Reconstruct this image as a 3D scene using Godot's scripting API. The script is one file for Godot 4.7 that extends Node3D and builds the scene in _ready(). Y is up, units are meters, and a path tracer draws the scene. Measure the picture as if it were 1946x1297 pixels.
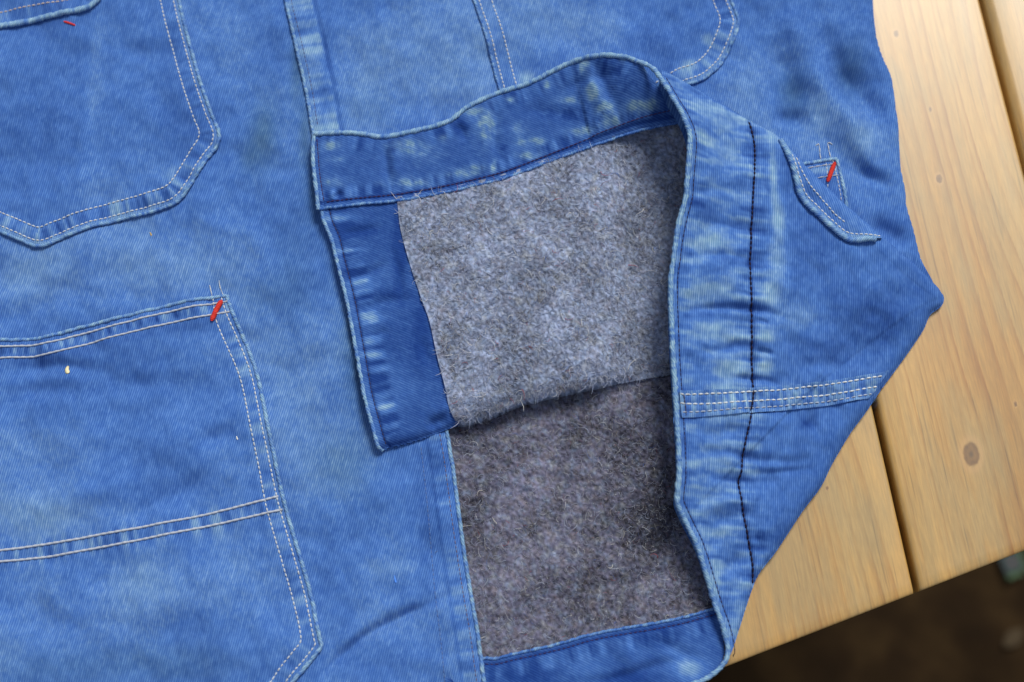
extends Node3D
# A lined denim chore jacket on a pine picnic table, seen from above.
# Outlines are traced in photograph pixels, turned once by pl() into millimetres on the table top; all else works in millimetres.

const TILT := 13.0
const DIST := 1100.0
const FOC := 3055.0
const MM := 0.001

var eye: Vector3
var fwd: Vector3
var upv: Vector3
var rng := RandomNumberGenerator.new()
var n_low := FastNoiseLite.new()
var n_mid := FastNoiseLite.new()
var n_fine := FastNoiseLite.new()
var n_line := FastNoiseLite.new()

# ---------------------------------------------------------------- helpers
class Trail:
	var p := PackedVector2Array()
	var v := PackedFloat32Array()
	var cum := PackedFloat32Array()
	var d := 0.0
	var s := 0.0
	var val := 0.0
	var side := 0.0
	func finish() -> void:
		cum.resize(p.size())
		var t := 0.0
		for i in p.size():
			if i > 0:
				t += p[i].distance_to(p[i - 1])
			cum[i] = t
	func length() -> float:
		return cum[cum.size() - 1]
	func near(q: Vector2) -> void:
		var best := 1e18
		var bi := 0
		var bt := 0.0
		for i in p.size() - 1:
			var a := p[i]
			var ab := p[i + 1] - a
			var aq := q - a
			var t := clampf(aq.dot(ab) / maxf(ab.length_squared(), 1e-9), 0.0, 1.0)
			var dd := (aq - ab * t).length_squared()
			if dd < best:
				best = dd
				bi = i
				bt = t
		d = sqrt(best)
		s = lerpf(cum[bi], cum[bi + 1], bt)
		val = lerpf(v[bi], v[bi + 1], bt)
		side = signf((p[bi + 1] - p[bi]).cross(q - p[bi]))
	func at(t: float) -> Vector2:
		var i := clampi(cum.bsearch(t) - 1, 0, p.size() - 2)
		return p[i].lerp(p[i + 1], clampf((t - cum[i]) / maxf(cum[i + 1] - cum[i], 1e-6), 0.0, 1.0))
	func val_at(t: float) -> float:
		var i := clampi(cum.bsearch(t) - 1, 0, p.size() - 2)
		return lerpf(v[i], v[i + 1], clampf((t - cum[i]) / maxf(cum[i + 1] - cum[i], 1e-6), 0.0, 1.0))

class Sheet:
	var x0 := 0.0
	var z0 := 0.0
	var c := 1.0
	var nx := 0
	var nz := 0
	var h := PackedFloat32Array()
	var node: MeshInstance3D
	func at(q: Vector2) -> float:
		var fx := clampf((q.x - x0) / c, 0.0, nx - 1.001)
		var fz := clampf((q.y - z0) / c, 0.0, nz - 1.001)
		var i := int(fx)
		var j := int(fz)
		var k := j * nx + i
		fx -= i
		fz -= j
		return lerpf(lerpf(h[k], h[k + 1], fx), lerpf(h[k + nx], h[k + nx + 1], fx), fz)

func pl(u: float, v: float, h := 0.0) -> Vector2:
	var r := fwd + Vector3(1, 0, 0) * ((u - 973.0) / FOC) - upv * ((v - 648.5) / FOC)
	var t := (h - eye.y) / r.y
	var q := eye + r * t
	return Vector2(q.x, q.z)

func trace(a: Array, h: float, smooth := 4, own := false) -> Trail:
	# a: u, v pairs (or u, v, height triples when own is true); a Catmull-Rom line through them
	var w := 3 if own else 2
	var n := a.size() / w
	var q := PackedVector2Array()
	var hh := PackedFloat32Array()
	for i in n:
		var hi: float = a[i * w + 2] if own else h
		q.append(pl(a[i * w], a[i * w + 1], hi))
		hh.append(hi)
	var c := Trail.new()
	for i in n - 1:
		var p0 := q[maxi(i - 1, 0)]
		var p1 := q[i]
		var p2 := q[i + 1]
		var p3 := q[mini(i + 2, n - 1)]
		for k in smooth:
			var t := float(k) / smooth
			var t1 := (p2 - p0) * 0.5
			var t2 := (p3 - p1) * 0.5
			var lim := p1.distance_to(p2)
			t1 = t1.limit_length(lim)
			t2 = t2.limit_length(lim)
			var m := t * t
			var b := m * t
			c.p.append(p1 * (2 * b - 3 * m + 1) + t1 * (b - 2 * m + t) + p2 * (-2 * b + 3 * m) + t2 * (b - m))
			c.v.append(lerpf(hh[i], hh[i + 1], t))
	c.p.append(q[n - 1])
	c.v.append(hh[n - 1])
	c.finish()
	return c

func inset(a: Array, by: float) -> Array:
	# the traced line moved sideways (to its right as drawn when positive), with mitred corners
	var n := a.size() / 2
	var out := []
	for i in n:
		var q := Vector2(a[i * 2], a[i * 2 + 1])
		var d0 := Vector2.ZERO
		var d1 := Vector2.ZERO
		if i > 0:
			d0 = (q - Vector2(a[i * 2 - 2], a[i * 2 - 1])).normalized()
		if i < n - 1:
			d1 = (Vector2(a[i * 2 + 2], a[i * 2 + 3]) - q).normalized()
		if i == 0:
			d0 = d1
		if i == n - 1:
			d1 = d0
		var nn := Vector2(-d0.y, d0.x)
		var nm := (nn + Vector2(-d1.y, d1.x)).normalized()
		var r := q + nm * (by / maxf(nm.dot(nn), 0.5))
		out.append(r.x)
		out.append(r.y)
	return out

func join(list: Array) -> PackedVector2Array:
	var out := PackedVector2Array()
	for c in list:
		for q in (c as Trail).p:
			if out.is_empty() or out[out.size() - 1].distance_to(q) > 0.3:
				out.append(q)
	return out

func rev(c: Trail) -> Trail:
	var r := Trail.new()
	r.p = c.p.duplicate()
	r.v = c.v.duplicate()
	r.p.reverse()
	r.v.reverse()
	r.finish()
	return r

func closed(poly: PackedVector2Array) -> Trail:
	var c := Trail.new()
	c.p = poly.duplicate()
	c.p.append(poly[0])
	c.v.resize(c.p.size())
	c.finish()
	return c

func numbered(called: String, parent: Node) -> String:
	if not parent.has_node(called):
		return called
	var k := 1
	while parent.has_node("%s_%03d" % [called, k]):
		k += 1
	return "%s_%03d" % [called, k]

func node3(called: String, parent: Node) -> Node3D:
	var o := Node3D.new()
	o.name = called
	parent.add_child(o, true)
	return o

func put(called: String, parent: Node, am: ArrayMesh, m: Material) -> MeshInstance3D:
	var o := MeshInstance3D.new()
	o.name = numbered(called, parent)
	am.surface_set_material(0, m)
	o.mesh = am
	o.cast_shadow = GeometryInstance3D.SHADOW_CASTING_SETTING_DOUBLE_SIDED
	parent.add_child(o, true)
	return o

func arrays_mesh(P: PackedVector3Array, N: PackedVector3Array, C: PackedColorArray, U: PackedVector2Array, I: PackedInt32Array) -> ArrayMesh:
	var a := []
	a.resize(Mesh.ARRAY_MAX)
	a[Mesh.ARRAY_VERTEX] = P
	a[Mesh.ARRAY_NORMAL] = N
	if C.size():
		a[Mesh.ARRAY_COLOR] = C
	if U.size():
		a[Mesh.ARRAY_TEX_UV] = U
	a[Mesh.ARRAY_INDEX] = I
	var m := ArrayMesh.new()
	m.add_surface_from_arrays(Mesh.PRIMITIVE_TRIANGLES, a)
	return m

# A piece of cloth: the inside of poly on a grid, hf(q, d, s) gives its height, cf(q, d, s, h) its dye; d = distance in from the edge, s = place along it.
func cloth(called: String, parent: Node, mat: Material, poly: PackedVector2Array, hf: Callable, cf: Callable, cell := 1.3, turn := 0.0, skirt := 1.5) -> Sheet:
	var edge := closed(poly)
	var lo := poly[0]
	var hi := poly[0]
	for q in poly:
		lo = lo.min(q)
		hi = hi.max(q)
	lo -= Vector2(3, 3)
	hi += Vector2(3, 3)
	var sh := Sheet.new()
	sh.c = cell
	sh.x0 = lo.x
	sh.z0 = lo.y
	sh.nx = int((hi.x - lo.x) / cell) + 2
	sh.nz = int((hi.y - lo.y) / cell) + 2
	var nx := sh.nx
	var nz := sh.nz
	var D := PackedFloat32Array()
	var A := PackedFloat32Array()
	D.resize(nx * nz)
	A.resize(nx * nz)
	sh.h.resize(nx * nz)
	var C := PackedColorArray()
	C.resize(nx * nz)
	var B := 8
	for bj in range(0, nz, B):
		for bi in range(0, nx, B):
			var mid := lo + Vector2(bi + B * 0.5, bj + B * 0.5) * cell
			edge.near(mid)
			var sg := 1.0 if Geometry2D.is_point_in_polygon(mid, poly) else -1.0
			var far := edge.d > B * cell * 0.75 + 13.0
			var dm := edge.d * sg
			var sm := edge.s
			for j in range(bj, mini(bj + B, nz)):
				for i in range(bi, mini(bi + B, nx)):
					var k := j * nx + i
					if far:
						D[k] = dm
						A[k] = sm
					else:
						var q := lo + Vector2(i, j) * cell
						edge.near(q)
						D[k] = edge.d if Geometry2D.is_point_in_polygon(q, poly) else -edge.d
						A[k] = edge.s
	for j in nz:
		for i in nx:
			var k := j * nx + i
			if D[k] > -2.5 * cell:
				var q := lo + Vector2(i, j) * cell
				var hh: float = hf.call(q, maxf(D[k], 0.0), A[k])
				sh.h[k] = hh
				C[k] = cf.call(q, maxf(D[k], 0.0), A[k], hh)
	var P := PackedVector3Array()
	var N := PackedVector3Array()
	var CC := PackedColorArray()
	var U := PackedVector2Array()
	var I := PackedInt32Array()
	var id := PackedInt32Array()
	id.resize(nx * nz)
	id.fill(-1)
	var ct := cos(turn) / 205.0
	var st := sin(turn) / 205.0
	for j in range(1, nz - 1):
		for i in range(1, nx - 1):
			var k := j * nx + i
			if D[k] > -1.6 * cell:
				var q := lo + Vector2(i, j) * cell
				id[k] = P.size()
				P.append(Vector3(q.x, sh.h[k], q.y) * MM)
				N.append(Vector3(sh.h[k - 1] - sh.h[k + 1], 2.0 * cell, sh.h[k - nx] - sh.h[k + nx]).normalized())
				CC.append(C[k])
				U.append(Vector2(q.x * ct - q.y * st, q.x * st + q.y * ct))
	var cut := {}
	var rim := []
	for j in range(1, nz - 2):
		for i in range(1, nx - 2):
			var k := j * nx + i
			var ks := [k, k + 1, k + nx + 1, k + nx]
			var inn := 0
			for e in 4:
				if D[ks[e]] > 0.0:
					inn += 1
			if inn == 4:
				I.append_array([id[k], id[k + 1], id[k + nx + 1], id[k], id[k + nx + 1], id[k + nx]])
			elif inn > 0:
				var loop := PackedInt32Array()
				var marks := []
				for e in 4:
					var a: int = ks[e]
					var b: int = ks[(e + 1) % 4]
					if D[a] > 0.0:
						loop.append(id[a])
						marks.append(false)
					if (D[a] > 0.0) != (D[b] > 0.0):
						var key := mini(a, b) * 2 + (1 if absi(a - b) == 1 else 0)
						if not cut.has(key):
							var t := D[a] / (D[a] - D[b])
							var ia := id[a]
							var ib := id[b]
							cut[key] = P.size()
							P.append(P[ia].lerp(P[ib], t))
							N.append(N[ia].lerp(N[ib], t).normalized())
							CC.append(CC[ia].lerp(CC[ib], t))
							U.append(U[ia].lerp(U[ib], t))
						loop.append(cut[key])
						marks.append(true)
				for e in range(1, loop.size() - 1):
					I.append_array([loop[0], loop[e], loop[e + 1]])
				for e in loop.size():
					var f := (e + 1) % loop.size()
					if marks[e] and marks[f]:
						rim.append([loop[e], loop[f]])
	var low := {}
	for r in rim:
		for e in r:
			if not low.has(e):
				low[e] = P.size()
				P.append(P[e] - Vector3(0, skirt * MM, 0))
				N.append(N[e])
				CC.append(CC[e])
				U.append(U[e])
		I.append_array([r[1], r[0], low[r[0]], r[1], low[r[0]], low[r[1]]])
	sh.node = put(called, parent, arrays_mesh(P, N, CC, U, I), mat)
	return sh

# A round cord along a line of points; rf(k) its radius in mm, cf(k) its colour.
func cord(called: String, parent: Node, mat: Material, L: PackedVector3Array, rf: Callable, cf: Callable, sides := 8, flat_ := 1.0) -> MeshInstance3D:
	var P := PackedVector3Array()
	var N := PackedVector3Array()
	var C := PackedColorArray()
	var U := PackedVector2Array()
	var I := PackedInt32Array()
	var n := L.size()
	for k in n:
		var t := (L[mini(k + 1, n - 1)] - L[maxi(k - 1, 0)]).normalized()
		var sx := t.cross(Vector3.UP)
		if sx.length() < 0.01:
			sx = Vector3.RIGHT
		sx = sx.normalized()
		var uy := sx.cross(t).normalized()
		var r: float = rf.call(k)
		var col: Color = cf.call(k)
		for e in sides:
			var an := TAU * e / sides
			var nn := sx * cos(an) + uy * sin(an)
			P.append((L[k] + sx * cos(an) * r + uy * sin(an) * r * flat_) * MM)
			N.append(nn)
			C.append(col)
			U.append(Vector2(L[k].x + cos(an) * r, L[k].z + sin(an) * r) / 205.0)
	for k in n - 1:
		for e in sides:
			var a := k * sides + e
			var b := k * sides + (e + 1) % sides
			I.append_array([a, b, a + sides, b, b + sides, a + sides])
	for e in range(1, sides - 1):
		I.append_array([0, e + 1, e])
		var z := (n - 1) * sides
		I.append_array([z, z + e, z + e + 1])
	return put(called, parent, arrays_mesh(P, N, C, U, I), mat)

# ---------------------------------------------------------------- dyes (linear)
func lin(r: float, g: float, b: float) -> Color:
	return Color(r / 255.0, g / 255.0, b / 255.0).srgb_to_linear()

var DEEP: Color
var MID: Color
var PALE: Color
var STAIN_SHADE: Color

func dye(w: float, stain_shade := 0.0) -> Color:
	w = clampf(w, -0.03, 1.1)
	var c: Color
	if w < 0.5:
		c = DEEP.lerp(MID, w * 2.0)
	else:
		c = MID.lerp(PALE, w * 2.0 - 1.0)
	if stain_shade > 0.0:
		c = c.lerp(STAIN_SHADE, minf(stain_shade, 0.8))
	return c

# soft spots of wear, dirt and painted shade: rows of u, v, half width, half height, amount
func spots(a: Array, h: float, gain := 1.0) -> Array:
	var out := []
	for i in a.size() / 5:
		var q := pl(a[i * 5], a[i * 5 + 1], h)
		out.append([q, 0.36 * a[i * 5 + 2], 0.36 * a[i * 5 + 3], a[i * 5 + 4] * gain])
	return out

func spot_sum(list: Array, q: Vector2) -> float:
	var t := 0.0
	for e in list:
		var dx: float = (q.x - e[0].x) / e[1]
		var dz: float = (q.y - e[0].y) / e[2]
		var rr := dx * dx + dz * dz
		if rr < 5.0:
			t += 1.7 * e[3] * exp(-rr)
	return t

# creases: each [points u v ..., height in mm (negative for a valley), half width in mm]
func creases(a: Array, h: float) -> Array:
	var out := []
	for e in a:
		var c := trace(e[0], h, 3)
		var lo := c.p[0]
		var hi := c.p[0]
		for q in c.p:
			lo = lo.min(q)
			hi = hi.max(q)
		var w: float = e[2] * 2.4
		out.append([c, e[1], e[2], Rect2(lo - Vector2(w, w), hi - lo + Vector2(w, w) * 2.0)])
	return out

func crease_sum(list: Array, q: Vector2) -> float:
	var t := 0.0
	for e in list:
		if (e[3] as Rect2).has_point(q):
			var c: Trail = e[0]
			c.near(q)
			var f := minf(1.0, minf(c.s, c.length() - c.s) / (c.length() * 0.35) + 0.12)
			t += 1.6 * e[1] * f * exp(-c.d * c.d / (e[2] * e[2]))
	return t

func band(x: float, a: float, b: float, soft: float) -> float:
	return smoothstep(a - soft, a + soft, x) * (1.0 - smoothstep(b - soft, b + soft, x))

func gather(s: float, seed_: float, pitch: float) -> float:
	return n_line.get_noise_2d(s * 10.0 / pitch, seed_ * 37.0)

# ---------------------------------------------------------------- thread
func stitches(called: String, parent: Node, mat: Material, c: Trail, sh: Sheet, col: Color, r := 0.5, pitch := 3.2, lift := 0.1, worn := 0.12, dip := 1.0) -> MeshInstance3D:
	var L := PackedVector3Array()
	var R := PackedFloat32Array()
	var C := PackedColorArray()
	var n := int(c.length() / 0.4) + 2
	var sd := rng.randf() * 100.0
	for k in n:
		var s := c.length() * k / (n - 1)
		var q := c.at(s)
		var ph := fposmod(s / pitch + 0.15 * n_mid.get_noise_1d(s * 3.0 + sd), 1.0)
		var up_ := sin(clampf(ph / 0.78, 0.0, 1.0) * PI)
		var y := sh.at(q) + lift + (up_ - 0.75) * r * 1.3 * dip
		L.append(Vector3(q.x + 0.12 * n_mid.get_noise_1d(s * 2.0 + sd), y, q.y + 0.12 * n_mid.get_noise_1d(s * 2.0 + sd + 50.0)))
		R.append(r * (1.0 - 0.38 * dip * (1.0 - up_)))
		C.append(col * (1.0 + worn * (rng.randf() - 0.5) * 2.0) * (1.0 - 0.22 * dip * (1.0 - up_)))
	return cord(called, parent, mat, L, func(k): return R[k], func(k): return C[k], 6)

# a turned edge: the worn, rope-like fold along the rim of a piece
func edge_fold(called: String, parent: Node, mat: Material, c: Trail, hf: Callable, r: float, w0: float, lump := 0.12) -> MeshInstance3D:
	var L := PackedVector3Array()
	var R := PackedFloat32Array()
	var C := PackedColorArray()
	var n := int(c.length() / 1.05) + 2
	var sd := rng.randf() * 1000.0
	for k in n:
		var s := c.length() * k / (n - 1)
		var q := c.at(s)
		var hh: float = hf.call(q, s)
		L.append(Vector3(q.x + 0.45 * n_mid.get_noise_1d(s * 2.2 + sd + 300.0), hh + 0.45 * n_mid.get_noise_1d(s * 1.8 + sd), q.y + 0.45 * n_mid.get_noise_1d(s * 2.2 + sd + 600.0)))
		R.append(r * (1.0 + lump * n_mid.get_noise_1d(s * 5.0 + sd) * 2.4 + rng.randf_range(-0.06, 0.06)))
		C.append(dye(w0 + 0.45 * n_mid.get_noise_1d(s * 2.0 + sd) + rng.randf_range(-0.24, 0.2) + 0.02))
	return cord(called, parent, mat, L, func(k): return R[k], func(k): return C[k], 10, 0.72)

# ---------------------------------------------------------------- textures
func twill_texture() -> ImageTexture:
	var W := 1024
	var im := Image.create(W, W, false, Image.FORMAT_RGB8)
	var KX := 130
	var KY := 44
	var tone := PackedFloat32Array()
	tone.resize(KX * 64)
	for i in tone.size():
		tone[i] = rng.randf()
	var slub := FastNoiseLite.new()
	slub.seed = 5
	slub.frequency = 0.02
	slub.fractal_octaves = 3
	var simg := slub.get_seamless_image(W, W).get_data()
	var dark := Vector3(0.55, 0.665, 0.815)
	var lite := Vector3(1.0, 1.0, 1.0)
	var buf := PackedByteArray()
	buf.resize(W * W * 3)
	for y in W:
		for x in W:
			var ph := (float(x) * KX + float(y) * KY) / W
			var L := int(ph)
			var f := ph - L
			var seg := (y / 18.0 + (L % 7) * 0.37)
			var si := int(seg)
			var sf := seg - si
			var ta := lerpf(tone[(L % KX) * 64 + si % 47], tone[(L % KX) * 64 + (si + 1) % 47], sf * sf * (3.0 - 2.0 * sf))
			var line := 0.5 - 0.5 * cos(TAU * f)
			var g := simg[y * W + x] / 255.0
			var v := clampf(0.16 + 0.74 * line * (0.72 + ta * 0.34) + 0.16 * (ta - 0.5) + (g - 0.5) * 0.30, 0.0, 1.0)
			if tone[(L % KX) * 64 + si % 47] > 0.965:
				v = clampf(v + 0.35 * line * sin(PI * sf), 0.0, 1.0)
			var k := (y * W + x) * 3
			buf[k] = int(255.0 * lerpf(dark.x, lite.x, v))
			buf[k + 1] = int(255.0 * lerpf(dark.y, lite.y, v))
			buf[k + 2] = int(255.0 * lerpf(dark.z, lite.z, v))
	im = Image.create_from_data(W, W, false, Image.FORMAT_RGB8, buf)
	return ImageTexture.create_from_image(im)

# pine: bx across and by along in mm; knots: rows of x, y, half width, half length
func pine_texture(width: float, length_: float, knots: Array, seed_: int, warm: float) -> ImageTexture:
	var pxmm := 0.62
	var W := int(width / pxmm)
	var H := int(length_ / (pxmm * 1.6))
	var wob := FastNoiseLite.new()
	wob.seed = seed_
	wob.frequency = 0.004
	wob.fractal_octaves = 3
	var grit := FastNoiseLite.new()
	grit.seed = seed_ + 9
	grit.frequency = 0.05
	grit.fractal_octaves = 3
	var buf := PackedByteArray()
	buf.resize(W * H * 3)
	var early := Vector3(0.73, 0.57, 0.30)
	var late := Vector3(0.58, 0.385, 0.13)
	var grey := Vector3(0.63, 0.53, 0.34)
	for y in H:
		var ym := y * pxmm * 1.6
		for x in W:
			var xm := x * pxmm
			var e := 0.0
			var kd := 0.0
			var ring := 0.0
			var halo := 0.0
			for kn in knots:
				var dx: float = (xm - kn[0]) / kn[2]
				var dy: float = (ym - kn[1]) / kn[3]
				var rr := sqrt(dx * dx + dy * dy)
				if rr < 9.0:
					var push: float = kn[2] * 1.25 * exp(-rr * rr * 0.05 - absf(dx) * 0.2) * signf(dx)
					e -= push * (1.0 - exp(-rr * 0.8))
					var kk := 1.0 - smoothstep(0.85, 1.05, rr + 0.12 * grit.get_noise_2d(xm * 3.0, ym * 3.0))
					if kk > kd:
						kd = kk
						ring = rr
					halo = maxf(halo, exp(-pow((rr - 1.25) / 0.35, 2.0)))
			var lx := xm + e + 22.0 * wob.get_noise_2d(xm * 0.5, ym * 0.28) + 16.0 * wob.get_noise_2d(xm * 3.0 + 90.0, ym * 0.12) + 2.0 * grit.get_noise_2d(xm * 0.3, ym * 0.02)
			var dense := 0.15
			var F := lx * dense + 1.6 * sin(lx * 0.06 + seed_)
			var f := F - floorf(F)
			var wood := pow(f, 2.6) * (1.0 - smoothstep(0.93, 1.0, f))
			wood *= clampf(0.62 + 1.1 * grit.get_noise_2d(floorf(F) * 40.0, ym * 0.03), 0.08, 1.3)
			var fib := grit.get_noise_2d(xm * 22.0, ym * 0.9)
			var patch := wob.get_noise_2d(xm * 2.0 + 300.0, ym * 1.4)
			var c := early.lerp(late, clampf(wood * 0.85 + 0.06 + warm + 0.6 * wob.get_noise_2d(xm * 1.6, ym * 0.25 + 700.0), 0.0, 1.0))
			c = c.lerp(grey, clampf(0.24 + patch * 0.9 + 0.5 * grit.get_noise_2d(xm * 1.5 + 20.0, ym * 0.25), 0.0, 0.7))
			c *= 1.0 - 0.16 * smoothstep(0.46, 0.62, grit.get_noise_2d(xm * 9.0 + 70.0, ym * 0.10)) + 0.10 * fib + 0.05 * grit.get_noise_2d(xm * 0.7, ym * 0.12)
			if halo > 0.05:
				c = c.lerp(Vector3(0.75, 0.58, 0.37), halo * 0.5 * (1.0 - kd))
			if kd > 0.0:
				var kc := Vector3(0.49, 0.345, 0.165).lerp(Vector3(0.37, 0.25, 0.12), 0.35 + 0.25 * sin(ring * 11.0 + 2.0 * grit.get_noise_2d(xm * 2.0, ym * 2.0)) + 0.6 * smoothstep(0.75, 1.0, ring) + 0.5 * grit.get_noise_2d(xm * 4.0, ym * 3.0))
				var pith := exp(-pow(ring / 0.22, 2.0))
				kc = kc.lerp(Vector3(0.25, 0.18, 0.12), pith * 0.8)
				c = c.lerp(kc, kd * 0.78)
			var k := (y * W + x) * 3
			buf[k] = int(clampf(c.x, 0.0, 1.0) * 255.0)
			buf[k + 1] = int(clampf(c.y, 0.0, 1.0) * 255.0)
			buf[k + 2] = int(clampf(c.z, 0.0, 1.0) * 255.0)
	return ImageTexture.create_from_image(Image.create_from_data(W, H, false, Image.FORMAT_RGB8, buf))

# ---------------------------------------------------------------- the scene
func _ready() -> void:
	rng.seed = 11
	# camera
	var tl := deg_to_rad(TILT)
	eye = Vector3(0, cos(tl), sin(tl)) * DIST
	fwd = -eye / DIST
	upv = Vector3(0, sin(tl), -cos(tl))
	var cam := Camera3D.new()
	cam.name = "camera"
	add_child(cam)
	cam.look_at_from_position(eye * MM, Vector3.ZERO, Vector3(0, 0, -1))
	var lens := CameraAttributesPhysical.new()
	lens.frustum_focal_length = 12.0 * FOC / 648.5
	lens.frustum_focus_distance = 1.085
	lens.frustum_far = 60.0
	lens.exposure_aperture = 2.8
	cam.attributes = lens
	cam.fov = rad_to_deg(2.0 * atan(648.5 / FOC))
	cam.near = 0.05
	cam.far = 60.0
	cam.current = true
	# sky: bright overcast
	var env := Environment.new()
	env.background_mode = Environment.BG_SKY
	var sm := ProceduralSkyMaterial.new()
	sm.sky_top_color = Color(0.86, 0.91, 1.0)
	sm.sky_horizon_color = Color(0.80, 0.84, 0.88)
	sm.sky_curve = 0.2
	sm.ground_bottom_color = Color(0.12, 0.11, 0.08)
	sm.ground_horizon_color = Color(0.25, 0.26, 0.2)
	sm.sky_energy_multiplier = 0.45
	var sk := Sky.new()
	sk.sky_material = sm
	env.sky = sk
	env.tonemap_mode = Environment.TONE_MAPPER_LINEAR
	env.tonemap_exposure = 2.3
	env.sdfgi_enabled = true
	env.ssao_enabled = true
	env.ssil_enabled = true
	var we := WorldEnvironment.new()
	we.name = "sky"
	we.environment = env
	add_child(we)
	var sun := DirectionalLight3D.new()
	sun.name = "daylight"
	sun.light_energy = 0.45
	sun.light_color = Color(1.0, 0.985, 0.95)
	sun.light_angular_distance = 20.0
	sun.shadow_enabled = true
	add_child(sun)
	sun.look_at_from_position(Vector3(0.34, 1.0, -0.82), Vector3.ZERO, Vector3.UP)

	DEEP = lin(49, 83, 148)
	MID = lin(95, 136, 199)
	PALE = lin(162, 192, 212)
	STAIN_SHADE = lin(84, 112, 118)  # greenish dirt tone, also used for painted shade
	n_low.seed = 3
	n_low.frequency = 0.016
	n_low.fractal_octaves = 3
	n_mid.seed = 8
	n_mid.frequency = 0.075
	n_mid.fractal_octaves = 3
	n_fine.seed = 21
	n_fine.frequency = 0.30
	n_fine.fractal_octaves = 2
	n_line.seed = 4
	n_line.frequency = 0.10
	n_line.fractal_octaves = 2

	var soil := StandardMaterial3D.new()
	build_ground(soil)
	build_table()
	build_jacket()
	build_bits()

func build_ground(soil: StandardMaterial3D) -> void:
	var nz := FastNoiseLite.new()
	nz.seed = 40
	nz.frequency = 0.012
	nz.fractal_octaves = 4
	var g := Gradient.new()
	g.offsets = PackedFloat32Array([0.0, 0.5, 0.8, 1.0])
	g.colors = PackedColorArray([Color(0.11, 0.082, 0.06), Color(0.16, 0.12, 0.08), Color(0.215, 0.165, 0.105), Color(0.33, 0.27, 0.17)])
	var im := nz.get_seamless_image(512, 512)
	var col := Image.create(512, 512, false, Image.FORMAT_RGB8)
	for y in 512:
		for x in 512:
			col.set_pixel(x, y, g.sample(im.get_pixel(x, y).r))
	soil.albedo_texture = ImageTexture.create_from_image(col)
	soil.uv1_triplanar = true
	soil.uv1_world_triplanar = true
	soil.uv1_scale = Vector3(1.3, 1.3, 1.3)
	soil.roughness = 1.0
	soil.metallic_specular = 0.1
	# earth with lumps near the table, one sheet out to the horizon
	var P := PackedVector3Array()
	var N := PackedVector3Array()
	var I := PackedInt32Array()
	var n := 90
	for j in n:
		for i in n:
			var a := (i / float(n - 1) - 0.5) * 2.0
			var b := (j / float(n - 1) - 0.5) * 2.0
			var x := a * 1.2 + pow(absf(a), 7.0) * signf(a) * 24.0
			var z := b * 1.2 + pow(absf(b), 7.0) * signf(b) * 24.0
			P.append(Vector3(x, -0.745 + 0.012 * n_mid.get_noise_2d(x * 130.0, z * 130.0), z))
			N.append(Vector3.UP)
	for j in n - 1:
		for i in n - 1:
			var k := j * n + i
			I.append_array([k, k + 1, k + n + 1, k, k + n + 1, k + n])
	for j in range(1, n - 1):
		for i in range(1, n - 1):
			var k := j * n + i
			N[k] = (P[k + n] - P[k - n]).cross(P[k + 1] - P[k - 1]).normalized()
	var o := put("ground", self, arrays_mesh(P, N, PackedColorArray(), PackedVector2Array(), I), soil)
	o.set_meta("kind", "structure")
	o.set_meta("label", "dark bare brown earth below the table end")

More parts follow.
